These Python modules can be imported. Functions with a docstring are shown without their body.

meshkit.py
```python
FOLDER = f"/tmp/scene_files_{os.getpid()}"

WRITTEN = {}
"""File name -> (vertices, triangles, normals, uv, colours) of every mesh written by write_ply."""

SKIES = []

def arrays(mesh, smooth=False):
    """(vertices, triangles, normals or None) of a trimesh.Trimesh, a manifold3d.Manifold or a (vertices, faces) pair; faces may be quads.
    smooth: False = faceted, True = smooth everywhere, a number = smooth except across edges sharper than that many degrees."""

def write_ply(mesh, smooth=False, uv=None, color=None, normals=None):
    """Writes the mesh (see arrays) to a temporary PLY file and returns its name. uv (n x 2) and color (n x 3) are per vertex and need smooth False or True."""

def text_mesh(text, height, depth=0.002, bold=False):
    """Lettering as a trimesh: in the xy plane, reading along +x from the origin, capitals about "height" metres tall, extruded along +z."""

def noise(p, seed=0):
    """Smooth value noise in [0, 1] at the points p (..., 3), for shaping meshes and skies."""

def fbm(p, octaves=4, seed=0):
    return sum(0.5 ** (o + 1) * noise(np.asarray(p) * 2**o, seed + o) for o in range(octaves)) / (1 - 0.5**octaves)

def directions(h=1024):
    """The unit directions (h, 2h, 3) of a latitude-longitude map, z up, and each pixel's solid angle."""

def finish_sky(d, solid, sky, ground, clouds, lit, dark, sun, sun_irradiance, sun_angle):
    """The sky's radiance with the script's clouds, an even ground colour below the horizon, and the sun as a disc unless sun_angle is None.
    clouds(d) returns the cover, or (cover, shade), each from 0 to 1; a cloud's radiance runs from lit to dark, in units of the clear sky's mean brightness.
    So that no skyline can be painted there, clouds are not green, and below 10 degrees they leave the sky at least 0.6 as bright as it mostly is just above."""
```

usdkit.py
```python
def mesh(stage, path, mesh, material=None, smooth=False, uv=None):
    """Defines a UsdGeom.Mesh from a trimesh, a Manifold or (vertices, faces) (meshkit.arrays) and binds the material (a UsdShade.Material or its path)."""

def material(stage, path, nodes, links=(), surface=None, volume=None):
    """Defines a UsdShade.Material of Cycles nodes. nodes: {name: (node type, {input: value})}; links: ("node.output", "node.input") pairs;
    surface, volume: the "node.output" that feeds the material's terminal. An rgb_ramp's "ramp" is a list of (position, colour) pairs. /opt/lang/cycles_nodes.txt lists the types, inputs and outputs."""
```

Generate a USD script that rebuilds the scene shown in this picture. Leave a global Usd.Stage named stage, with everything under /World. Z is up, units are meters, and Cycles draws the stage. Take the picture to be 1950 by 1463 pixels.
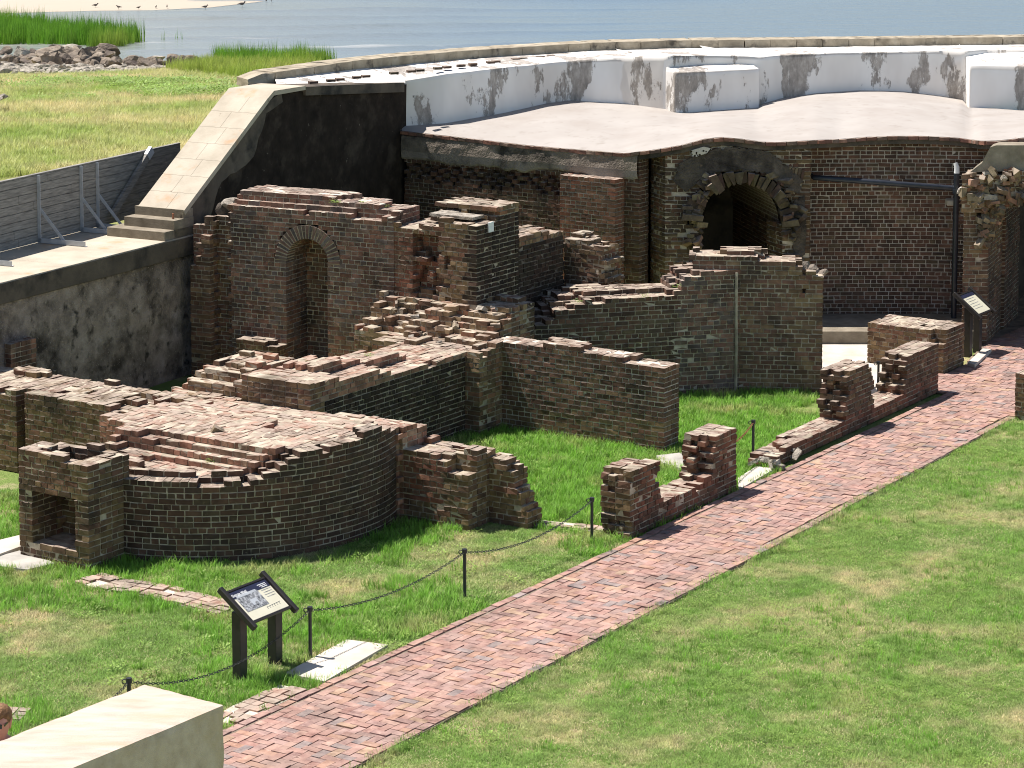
import math, random
import numpy as np, trimesh, shapely, usdkit, meshkit
from shapely.geometry import Polygon, LineString
from shapely.ops import unary_union
from pxr import Usd, UsdGeom, UsdLux, UsdShade, Gf, Sdf, Vt

stage = Usd.Stage.CreateInMemory()
UsdGeom.SetStageUpAxis(stage, UsdGeom.Tokens.z)
UsdGeom.SetStageMetersPerUnit(stage, 1.0)
UsdGeom.Xform.Define(stage, '/World'); UsdGeom.Scope.Define(stage, '/World/Looks')

# ------------------------------------------------------------------ camera, sky, sun, exposure
PX, PITCH, CAMH = 5000.0, 6.0, 10.3                 # focal length in photo pixels, tilt, eye height
cam = UsdGeom.Camera.Define(stage, '/World/camera')
cam.CreateHorizontalApertureAttr(36.0); cam.CreateVerticalApertureAttr(27.0)
cam.CreateFocalLengthAttr(36.0 * PX / 1950)
cam.CreateVerticalApertureOffsetAttr(-(731.5 - 151.0) / 1950 * 36.0)
cam.CreateClippingRangeAttr(Gf.Vec2f(0.5, 9000)); cam.CreateExposureAttr(0.78)
cam.AddTranslateOp().Set(Gf.Vec3d(0, 0, CAMH)); cam.AddRotateXOp().Set(90 - PITCH)
SUN = np.array([-.915, .403]); EL = math.radians(63.5)
sd = np.array([SUN[0] * math.cos(EL), SUN[1] * math.cos(EL), math.sin(EL)])
skym = usdkit.material(stage, '/World/Looks/sky', {'t': ('sky_texture', dict(sky_type='single_scattering', sun_disc=False, sun_elevation=EL, sun_rotation=math.atan2(sd[0], sd[1]))),
    'b': ('background_shader', dict(strength=0.062))}, [('t.color', 'b.color')], surface='b.background')
dome = UsdLux.DomeLight.Define(stage, '/World/sky'); UsdShade.MaterialBindingAPI.Apply(dome.GetPrim()).Bind(skym)
dome.GetPrim().SetCustomDataByKey('kind', 'structure')
sun = UsdLux.DistantLight.Define(stage, '/World/sun')
sun.CreateNormalizeAttr(True); sun.CreateIntensityAttr(1.2); sun.CreateAngleAttr(0.53); sun.CreateColorAttr(Gf.Vec3f(1, .955, .915))
zax = Gf.Vec3d(*sd); rot = Gf.Rotation(Gf.Vec3d(0, 0, 1), zax)
sun.AddOrientOp(UsdGeom.XformOp.PrecisionDouble).Set(Gf.Quatd(rot.GetQuat()))

# ------------------------------------------------------------------ survey helpers: photo pixel -> point at a known height, fort axes
cp, sp = math.cos(math.radians(PITCH)), math.sin(math.radians(PITCH))
FWD, UPV = np.array([0, cp, -sp]), np.array([0, sp, cp]); EYE = np.array([0, 0, CAMH])
def ray(px, py): return FWD + (px - 975) / PX * np.array([1., 0, 0]) - (py - 151) / PX * UPV
def at(px, py, z=0.0):
    r = ray(px, py); return EYE + (z - CAMH) / r[2] * r
def onplane(P0, d, px, py):
    r = ray(px, py); n = np.array([-d[1], d[0], 0]); t = ((P0 - EYE) @ n) / (r @ n); X = EYE + t * r
    return (X - P0)[:2] @ d[:2], X[2]
def proj(Q):
    Q = np.asarray(Q, float) - EYE; d = Q @ FWD
    return 975 + PX * Q[..., 0] / d, 151 - PX * (Q @ UPV) / d, d
AX, BX = np.array([.542, .8404, 0]), np.array([-.8404, .542, 0])
ORG = at(1283, 862)
def P(a, b, z=0.0): return ORG + a * AX + b * BX + np.array([0, 0, z])
def toab(X): X = np.asarray(X); return (X - ORG) @ AX, (X - ORG) @ BX
V3 = lambda *a: np.array(a, float)

# ------------------------------------------------------------------ prim helpers
used = {}; LOC = {}
def numbered(parent, name):
    k = (parent, name); n = used.get(k, 0); used[k] = n + 1
    return f'{parent}/{name}' if n == 0 else f'{parent}/{name}_{n:03d}'
def meta(p, label=None, cat=None, group=None, kind=None):
    for k, v in (('label', label), ('category', cat), ('group', group), ('kind', kind)):
        if v: p.SetCustomDataByKey(k, v)
    return p
def thing(name, label, cat, loc=(0, 0, 0), rz=0.0, group=None, kind=None):
    path = numbered('/World', name); x = UsdGeom.Xform.Define(stage, path)
    x.AddTranslateOp().Set(Gf.Vec3d(*map(float, loc)))
    if rz: x.AddRotateZOp().Set(math.degrees(rz))
    meta(x.GetPrim(), label, cat, group, kind); LOC[path] = np.array(loc, float)
    return path
def part(parent, name, mesh, m, smooth=False, label=None, kind=None, tint=None):
    path = numbered(parent, name)
    g = usdkit.mesh(stage, path, mesh, m, smooth)
    if tint is not None: UsdGeom.PrimvarsAPI(g).CreatePrimvar('tint', Sdf.ValueTypeNames.Color3fArray, 'vertex').Set(Vt.Vec3fArray.FromNumpy(np.asarray(tint, np.float32)))
    meta(g.GetPrim(), label, None, None, kind); return path
def single(name, mesh, m, label=None, cat=None, smooth=False, group=None, kind=None, tint=None):
    path = part('/World', name, mesh, m, smooth, tint=tint); meta(stage.GetPrimAtPath(path), label, cat, group, kind); return path
def copy(src, loc, rz, label, name, group=None):
    path = numbered('/World', name); x = UsdGeom.Xform.Define(stage, path); was = stage.GetPrimAtPath(src)
    x.GetPrim().GetReferences().AddInternalReference(Sdf.Path(src)); x.GetPrim().SetInstanceable(True)
    x.ClearXformOpOrder(); x.AddTranslateOp().Set(Gf.Vec3d(*map(float, loc)))
    if rz is not None:
        x.AddRotateZOp().Set(math.degrees(rz))
    meta(x.GetPrim(), label, None, group); return path

class MB:
    def __init__(s): s.v, s.f, s.n, s.t = [], [], 0, []
    def add(s, v, f, tint=None):
        v = np.asarray(v, float); s.v.append(v); s.f.append(np.asarray(f) + s.n); s.n += len(v)
        if tint is not None: s.t.append(np.tile(tint, (len(v), 1)))
        return s
    def tm(s, m): return s.add(m.vertices, m.faces)
    def mesh(s): return trimesh.Trimesh(np.vstack(s.v), np.vstack(s.f), process=False)
    def tint(s): return np.vstack(s.t)
BF = np.array([[0, 2, 1], [1, 2, 3], [4, 5, 6], [5, 7, 6], [0, 1, 4], [1, 5, 4], [2, 6, 3], [3, 6, 7], [0, 4, 2], [2, 4, 6], [1, 3, 5], [3, 7, 5]])
def cbox(o, u, v, w, U, Vv, W):   # corners from local ranges in a frame
    return np.array([o + u[i] * U + v[j] * Vv + w[k] * W for k in (0, 1) for j in (0, 1) for i in (0, 1)])
def boxm(c, s, rz=0, bev=0.0):
    if bev:
        import manifold3d as mf
        h = np.array(s) / 2 - bev; pts = []
        for i in (-1, 1):
            for j in (-1, 1):
                for k in (-1, 1):
                    q = h * (i, j, k)
                    for d in np.eye(3): pts.append(q + d * (i, j, k) * bev)
        m = trimesh.convex.convex_hull(np.array(pts))
    else: m = trimesh.creation.box(s)
    if rz: m.apply_transform(trimesh.transformations.rotation_matrix(rz, [0, 0, 1]))
    m.apply_translation(c); return m
def tube(pts, r, n=8):
    pts = np.asarray(pts, float); T = np.gradient(pts, axis=0); T /= np.linalg.norm(T, axis=1)[:, None]
    ref = np.where(np.abs(T[:, 2:3]) > .9, [[1., 0, 0]], [[0, 0, 1.]]); X = np.cross(T, ref); X /= np.linalg.norm(X, axis=1)[:, None]; Y = np.cross(T, X)
    r = np.broadcast_to(r, (len(pts),)); a = np.linspace(0, 2 * np.pi, n, endpoint=False)
    v = (pts[:, None] + r[:, None, None] * (np.cos(a)[None, :, None] * X[:, None] + np.sin(a)[None, :, None] * Y[:, None])).reshape(-1, 3)
    f = []
    for i in range(len(pts) - 1):
        for j in range(n):
            p, q = i * n + j, i * n + (j + 1) % n; f += [[p, q, p + n], [q, q + n, p + n]]
    k = len(v); v = np.vstack([v, pts[0], pts[-1]])
    for j in range(n): f += [[k, (j + 1) % n, j], [k + 1, (len(pts) - 1) * n + j, (len(pts) - 1) * n + (j + 1) % n]]
    return trimesh.Trimesh(v, f, process=False)
def prism(poly, z0, z1):
    g = poly if isinstance(poly, Polygon) else Polygon(poly)
    m = trimesh.creation.extrude_polygon(g, z1 - z0, engine='earcut'); m.apply_translation([0, 0, z0]); return m
def bit(s, seed):
    r = np.random.RandomState(seed); m = trimesh.creation.box((s * r.uniform(1.2, 2.4), s * r.uniform(.9, 1.2), s * r.uniform(.6, .8))); m.vertices += r.normal(0, .10 * s, (8, 3))
    m.apply_transform(trimesh.transformations.random_rotation_matrix(r.rand(3)) if r.rand() < .35 else trimesh.transformations.rotation_matrix(r.uniform(0, 6.28), [r.normal(0, .25), r.normal(0, .25), 1])); return m
def rockmesh(s, seed, flat=.6, sub=2):
    m = trimesh.creation.icosphere(sub, 1.0); r = np.random.RandomState(seed)
    v = m.vertices.copy()
    for _ in range(9):
        n = r.normal(size=3); n /= np.linalg.norm(n); d = v @ n - r.uniform(.28, .72); v -= np.outer(np.maximum(d, 0), n)
    v *= 1 + .22 * (meshkit.fbm(v * 2.2 + seed, 3, seed)[:, None] - .5)
    v *= np.array([1, r.uniform(.6, .9), flat]) * s
    return trimesh.Trimesh(v, m.faces, process=False)

# ------------------------------------------------------------------ materials
MAT = {}
def M(name, nodes, links, surface='p.BSDF'):
    MAT[name] = usdkit.material(stage, '/World/Looks/' + name, nodes, links, surface=surface); return MAT[name]
def surf(name, stops, scale=3.0, detail=6, rough=.9, bump=.3, bscale=40, stain=None, speck=None, metallic=0, spec=.3, bdist=.02, stretch=None):
    """Noise ramp colours in world space, optional broad stain (colour, scale, from, to) and fine specks (colour, scale, from, to), and bump."""
    n = {'g': ('geometry', {}), 'n': ('noise_texture', dict(scale=scale, detail=detail, roughness=.62)), 'r': ('rgb_ramp', dict(ramp=stops)),
         'b': ('noise_texture', dict(scale=bscale, detail=4)), 'bp': ('bump', dict(strength=bump, distance=bdist)), 'p': ('principled_bsdf', dict(roughness=rough, metallic=metallic, specular_ior_level=spec))}
    src = 'g.position'
    l = []
    if stretch is not None:
        n['mp'] = ('mapping', dict(scale=stretch)); l.append(('g.position', 'mp.vector')); src = 'mp.vector'
    l += [(src, 'n.vector'), ('n.fac', 'r.fac'), (src, 'b.vector'), ('b.fac', 'bp.height'), ('bp.normal', 'p.normal')]
    col = 'r.color'
    for i, s in enumerate([stain, speck]):
        if s is None: continue
        for q in (s if isinstance(s[0], (list, tuple)) and len(s[0]) == 4 else [s]):
            k = f'{i}{len(n)}'
            n['sn' + k] = ('noise_texture', dict(scale=q[1], detail=5, roughness=.6)); n['sm' + k] = ('map_range', dict(from_min=q[2], from_max=q[3], clamp=True)); n['sx' + k] = ('mix_color', dict(b=q[0]))
            l += [(src, f'sn{k}.vector'), (f'sn{k}.fac', f'sm{k}.value'), (f'sm{k}.result', f'sx{k}.fac'), (col, f'sx{k}.a')]; col = f'sx{k}.result'
    l.append((col, 'p.base_color'))
    return M(name, n, l)

def brickmat(name, smear=(.36, .285, .20), smear_hi=.71, top=(.38, .31, .25), topfac=.82, stain=.75, green=(.12, .085, .055)):
    n = {'a': ('attribute', dict(attribute='tint')), 'g': ('geometry', {}),
         'n1': ('noise_texture', dict(scale=7, detail=5, roughness=.65)), 'r1': ('rgb_ramp', dict(ramp=[(.25, (.55,) * 3), (.5, (1,) * 3), (.75, (1.45,) * 3)])), 'x1': ('mix_color', dict(blend_type='multiply', fac=1., use_clamp=False)),
         'n2': ('noise_texture', dict(scale=1.3, detail=4)), 'm2': ('map_range', dict(from_min=.5, from_max=.68, to_max=stain, clamp=True)), 'x2': ('mix_color', dict(b=(.035, .028, .021))),
         'n3': ('noise_texture', dict(scale=14, detail=6, roughness=.7)), 'm3': ('map_range', dict(from_min=smear_hi - .09, from_max=smear_hi, to_max=.65, clamp=True)), 'x3': ('mix_color', dict(b=smear)),
         'n5': ('noise_texture', dict(scale=.9, detail=5)), 'm5': ('map_range', dict(from_min=.56, from_max=.74, to_max=.4, clamp=True)), 'x5': ('mix_color', dict(b=green)),
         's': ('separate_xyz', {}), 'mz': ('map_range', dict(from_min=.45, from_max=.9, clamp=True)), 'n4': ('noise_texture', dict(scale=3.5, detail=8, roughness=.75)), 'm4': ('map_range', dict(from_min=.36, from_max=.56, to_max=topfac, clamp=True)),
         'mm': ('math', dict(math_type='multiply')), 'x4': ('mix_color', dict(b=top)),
         'nb': ('noise_texture', dict(scale=45, detail=4)), 'bp': ('bump', dict(strength=.35, distance=.008)), 'p': ('principled_bsdf', dict(roughness=.93, specular_ior_level=.2))}
    l = [('g.position', f'{k}.vector') for k in ('n1', 'n2', 'n3', 'n4', 'n5', 'nb')] + [('n1.fac', 'r1.fac'), ('a.color', 'x1.a'), ('r1.color', 'x1.b'),
         ('n2.fac', 'm2.value'), ('m2.result', 'x2.fac'), ('x1.result', 'x2.a'), ('n5.fac', 'm5.value'), ('m5.result', 'x5.fac'), ('x2.result', 'x5.a'),
         ('n3.fac', 'm3.value'), ('m3.result', 'x3.fac'), ('x5.result', 'x3.a'),
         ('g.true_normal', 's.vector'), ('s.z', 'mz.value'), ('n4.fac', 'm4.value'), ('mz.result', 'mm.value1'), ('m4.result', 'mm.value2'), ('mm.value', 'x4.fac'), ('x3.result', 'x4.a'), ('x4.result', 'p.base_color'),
         ('nb.fac', 'bp.height'), ('bp.normal', 'p.normal')]
    return M(name, n, l)
brickmat('brick'); brickmat('paver', smear=(.46, .39, .31), smear_hi=.70, top=(.40, .30, .24), topfac=.32, stain=.38, green=(.17, .11, .08))
surf('mortar', [(.3, (.25, .205, .15)), (.55, (.44, .37, .28)), (.75, (.56, .49, .39))], 5, 6, .95, .4, 60, stain=((.10, .08, .055), 1.2, .54, .74))
surf('mortar_dark', [(.3, (.09, .072, .055)), (.55, (.17, .14, .11)), (.8, (.42, .37, .3))], 6, 6, .95, .4, 60)
surf('mortar_pale', [(.3, (.40, .345, .275)), (.55, (.56, .50, .41)), (.75, (.66, .60, .51))], 5, 6, .95, .4, 60, stain=((.16, .13, .10), 1.0, .58, .76))
surf('joint_sand', [(.35, (.13, .095, .07)), (.65, (.3, .235, .175))], 4, 5, .95, .4, 60)
surf('tan_concrete', [(.3, (.36, .31, .235)), (.6, (.47, .41, .32)), (.8, (.53, .47, .38))], 1.6, 7, .9, .35, 45, stain=((.46, .26, .13), 1.5, .58, .76), speck=((.2, .16, .12), 9, .68, .76))
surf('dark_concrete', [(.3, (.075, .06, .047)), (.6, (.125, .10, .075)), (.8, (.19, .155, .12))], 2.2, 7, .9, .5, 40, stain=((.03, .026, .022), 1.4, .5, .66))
surf('spandrel_render', [(.3, (.055, .043, .033)), (.55, (.10, .08, .062)), (.8, (.17, .14, .11))], 5, 9, .95, .9, 22, bdist=.05, stain=((.03, .024, .019), 2.2, .5, .66))
surf('band_concrete', [(.3, (.17, .14, .11)), (.6, (.26, .215, .17)), (.8, (.36, .31, .25))], 2.6, 8, .9, .6, 30, stain=((.05, .042, .034), 1.6, .52, .68), bdist=.04)
surf('step_concrete', [(.3, (.17, .14, .10)), (.6, (.27, .23, .17)), (.8, (.4, .35, .27))], 4, 7, .9, .4, 45)
surf('tabby', [(.28, (.11, .088, .072)), (.5, (.30, .24, .20)), (.72, (.43, .36, .31))], 3.2, 9, .95, .9, 30, stain=((.04, .031, .024), 1.1, .50, .68), speck=[((.52, .46, .40), 30, .60, .74), ((.05, .04, .032), 4.5, .56, .70)], bdist=.05)
surf('tar', [(.3, (.014, .010, .008)), (.55, (.030, .022, .017)), (.8, (.060, .046, .036))], 3.5, 9, .95, .7, 25, spec=.12, stain=((.10, .078, .06), 1.1, .56, .78), speck=((.2, .17, .14), 9, .68, .74))
M('whitewash', {'g': ('geometry', {}), 'mp': ('mapping', dict(scale=(1, 1, .38))), 'n': ('noise_texture', dict(scale=1.5, detail=6)), 'r': ('rgb_ramp', dict(ramp=[(.3, (.68, .635, .58)), (.6, (.78, .745, .69)), (.8, (.83, .80, .75))])),
    'a': ('noise_texture', dict(scale=1.35, detail=3, roughness=.5)), 'b': ('noise_texture', dict(scale=4.2, detail=10, roughness=.74)), 'ab': ('math', dict(math_type='multiply_add', value2=.75)), 'm': ('map_range', dict(from_min=.925, from_max=.946, clamp=True, to_max=.85)),
    'dn': ('noise_texture', dict(scale=9, detail=8, roughness=.7)), 'dr': ('rgb_ramp', dict(ramp=[(.3, (.10, .085, .07)), (.5, (.27, .235, .20)), (.7, (.50, .45, .39))])), 'x': ('mix_color', {}),
    'c': ('noise_texture', dict(scale=1.6, detail=6, roughness=.6)), 'c1': ('math', dict(math_type='subtract', value2=.5)), 'c2': ('math', dict(math_type='absolute')), 'cm': ('map_range', dict(from_min=.0, from_max=.006, to_min=.75, to_max=0, clamp=True)), 'cg': ('map_range', dict(from_min=.52, from_max=.6, clamp=True)), 'cx': ('math', dict(math_type='multiply')), 'y': ('mix_color', dict(b=(.22, .19, .16))),
    'h': ('math', dict(math_type='subtract', value1=1.)), 'bp': ('bump', dict(strength=.5, distance=.02)), 'p': ('principled_bsdf', dict(roughness=.9, specular_ior_level=.2))},
  [('g.position', 'mp.vector'), ('mp.vector', 'n.vector'), ('mp.vector', 'a.vector'), ('mp.vector', 'b.vector'), ('mp.vector', 'dn.vector'), ('g.position', 'c.vector'), ('n.fac', 'r.fac'), ('b.fac', 'ab.value1'), ('a.fac', 'ab.value3'), ('ab.value', 'm.value'), ('dn.fac', 'dr.fac'), ('r.color', 'x.a'), ('dr.color', 'x.b'), ('m.result', 'x.fac'),
   ('c.fac', 'c1.value1'), ('c1.value', 'c2.value1'), ('c2.value', 'cm.value'), ('a.fac', 'cg.value'), ('cm.result', 'cx.value1'), ('cg.result', 'cx.value2'), ('cx.value', 'y.fac'), ('x.result', 'y.a'), ('y.result', 'p.base_color'), ('m.result', 'h.value2'), ('h.value', 'bp.height'), ('bp.normal', 'p.normal')])
surf('deck_white', [(.3, (.335, .30, .268)), (.55, (.372, .338, .303)), (.8, (.405, .37, .335))], .8, 5, .9, .15, 5, stretch=(1, 1, 1), stain=((.32, .28, .245), .9, .48, .78), speck=((.29, .255, .22), 4.0, .56, .78))
surf('granite', [(.3, (.20, .165, .115)), (.55, (.36, .305, .22)), (.8, (.50, .44, .34))], 3, 8, .85, .3, 40, stain=((.1, .085, .065), 2.6, .57, .68))
surf('sawn_stone', [(.3, (.45, .34, .265)), (.55, (.575, .455, .37)), (.8, (.65, .53, .445))], 3.4, 9, .85, .5, 90, stretch=(.7, 2.6, 2.2), stain=((.50, .375, .26), 1.6, .5, .72), speck=((.33, .26, .2), 60, .66, .72))
surf('pale_slab', [(.3, (.42, .37, .30)), (.6, (.56, .505, .43)), (.8, (.62, .57, .50))], 2, 6, .9, .25, 40)
surf('flagstone', [(.3, (.28, .26, .23)), (.6, (.42, .39, .34)), (.8, (.52, .48, .42))], 3, 6, .9, .4, 25)
surf('rubble', [(.3, (.13, .11, .09)), (.5, (.33, .29, .235)), (.75, (.52, .47, .40))], 7, 8, .95, .9, 30, bdist=.05)
surf('rock', [(.3, (.06, .05, .042)), (.55, (.25, .20, .15)), (.8, (.42, .36, .28))], 1.3, 8, .92, .8, 8, bdist=.1, stain=((.09, .07, .06), .6, .5, .7))
surf('shore_stone', [(.3, (.16, .14, .11)), (.55, (.36, .32, .26)), (.8, (.5, .46, .38))], 1.8, 8, .92, .8, 8, bdist=.1)
surf('timber', [(.28, (.12, .11, .10)), (.5, (.24, .225, .20)), (.75, (.37, .345, .305))], 3, 8, .85, .15, 30, stretch=(1.2, 1.2, 14))
surf('galvanised', [(.3, (.42, .44, .46)), (.7, (.54, .56, .58))], 8, 4, .5, .05, 60, metallic=.1, spec=.5)
surf('black_metal', [(.3, (.012, .012, .014)), (.7, (.024, .024, .026))], 12, 3, .42, .1, 80, spec=.5)
surf('brown_metal', [(.3, (.016, .0125, .0115)), (.7, (.024, .0195, .018))], 12, 3, .5, .05, 80, spec=.5)
surf('pipe_black', [(.3, (.010, .013, .02)), (.7, (.025, .03, .042))], 9, 4, .35, .1, 60, spec=.6)
surf('panel_cream', [(.3, (.66, .62, .47)), (.7, (.72, .68, .53))], 5, 3, .45, 0, 60, spec=.5)
surf('panel_navy', [(.3, (.018, .02, .045)), (.7, (.024, .027, .06))], 5, 3, .45, 0, 60, spec=.5)
surf('panel_white', [(.3, (.76, .76, .74)), (.7, (.8, .8, .78))], 5, 3, .5, 0, 60)
surf('panel_grey', [(.35, (.07, .073, .08)), (.48, (.22, .225, .235)), (.62, (.5, .51, .52))], 26, 7, .45, 0, 60)
surf('rust', [(.3, (.2, .075, .04)), (.7, (.36, .16, .09))], 20, 4, .9, .3, 60)
surf('bird', [(.3, (.06, .05, .045)), (.7, (.16, .13, .11))], 6, 3, .8, 0, 60)
surf('skin', [(.3, (.47, .235, .175)), (.7, (.56, .30, .23))], 9, 3, .5, .05, 60)
surf('hair', [(.3, (.10, .05, .02)), (.7, (.30, .17, .08))], 30, 4, .6, .6, 70)
surf('grey_tee', [(.3, (.13, .15, .17)), (.7, (.17, .19, .215))], 14, 4, .9, .2, 90)
surf('khaki', [(.3, (.32, .27, .19)), (.7, (.38, .32, .23))], 14, 4, .9, .2, 90)
surf('lens_black', [(.3, (.01, .01, .012)), (.7, (.014, .013, .015))], 5, 2, .12, 0, 60, spec=.7)
surf('lip', [(.3, (.34, .12, .11)), (.7, (.38, .14, .12))], 9, 2, .5, 0, 60)
surf('bottle_blue', [(.3, (.05, .11, .30)), (.7, (.07, .15, .38))], 9, 2, .3, 0, 60, spec=.6)
surf('sand', [(.3, (.38, .325, .25)), (.7, (.43, .375, .30))], .05, 6, .95, .1, 2)

def grassmat(name, green, green2, dry, dry_scale=.55, lo=.48, hi=.62, trans=.35, vary=.5, rough=.6):
    n = {'g': ('geometry', {}), 'o': ('object_info', {}), 'n': ('noise_texture', dict(scale=dry_scale, detail=5, roughness=.62)), 'm': ('map_range', dict(from_min=lo, from_max=hi, clamp=True)),
         'n2': ('noise_texture', dict(scale=dry_scale * 2.7 + .3, detail=3)), 'x0': ('mix_color', dict(a=green, b=green2)), 'x1': ('mix_color', dict(b=dry)), 'h': ('hsv', {}), 'mv': ('map_range', dict(to_min=1 - vary * .6, to_max=1 + vary)),
         'p': ('principled_bsdf', dict(roughness=rough, specular_ior_level=.35)), 't': ('translucent_bsdf', {}), 'mx': ('mix_closure', dict(fac=trans))}
    l = [('g.position', 'n.vector'), ('g.position', 'n2.vector'), ('n.fac', 'm.value'), ('n2.fac', 'x0.fac'), ('x0.result', 'x1.a'), ('m.result', 'x1.fac'), ('x1.result', 'h.color'), ('o.random', 'mv.value'), ('mv.result', 'h.value'),
         ('h.color', 'p.base_color'), ('h.color', 't.color'), ('p.BSDF', 'mx.closure1'), ('t.BSDF', 'mx.closure2')]
    return M(name, n, l, surface='mx.closure')
grassmat('lawn_blade', (.17, .30, .055), (.275, .395, .105), (.56, .48, .27), .6, .49, .66, vary=.75)
grassmat('room_blade', (.155, .335, .035), (.24, .42, .07), (.46, .43, .19), .7, .53, .70, vary=.7)
grassmat('field_blade', (.27, .40, .07), (.38, .45, .12), (.60, .52, .28), .2, .36, .64)
grassmat('reed_blade', (.27, .37, .05), (.36, .43, .09), (.45, .44, .14), .2, .5, .7)
grassmat('marsh_blade', (.11, .27, .02), (.19, .37, .04), (.28, .37, .06), .08, .5, .7, vary=.4)
grassmat('weed_leaf', (.19, .30, .05), (.27, .37, .09), (.38, .38, .14), .7, .6, .75)
def groundmat(name, green, green2, dry, soil, dry_scale=.55, lo=.45, hi=.62):
    n = {'g': ('geometry', {}), 'n': ('noise_texture', dict(scale=dry_scale, detail=5, roughness=.62)), 'm': ('map_range', dict(from_min=lo, from_max=hi, clamp=True)), 'n2': ('noise_texture', dict(scale=9, detail=6, roughness=.7)), 'x0': ('mix_color', dict(a=green, b=green2)),
         'x1': ('mix_color', dict(b=dry)), 'n3': ('noise_texture', dict(scale=1.1, detail=5)), 'm3': ('map_range', dict(from_min=.60, from_max=.70, clamp=True)), 'x2': ('mix_color', dict(b=soil)), 'nb': ('noise_texture', dict(scale=30, detail=5)), 'bp': ('bump', dict(strength=1., distance=.06)), 'p': ('principled_bsdf', dict(roughness=.95, specular_ior_level=.1))}
    l = [('g.position', f'{k}.vector') for k in ('n', 'n2', 'n3', 'nb')] + [('n.fac', 'm.value'), ('n2.fac', 'x0.fac'), ('x0.result', 'x1.a'), ('m.result', 'x1.fac'), ('n3.fac', 'm3.value'), ('m3.result', 'x2.fac'), ('x1.result', 'x2.a'), ('x2.result', 'p.base_color'), ('nb.fac', 'bp.height'), ('bp.normal', 'p.normal')]
    return M(name, n, l)
groundmat('lawn_ground', (.14, .21, .05), (.21, .27, .08), (.46, .37, .20), (.47, .36, .24), lo=.5, hi=.68)
groundmat('field_ground', (.2, .25, .06), (.28, .28, .1), (.45, .37, .2), (.5, .42, .31), .2, .38, .62)

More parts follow.
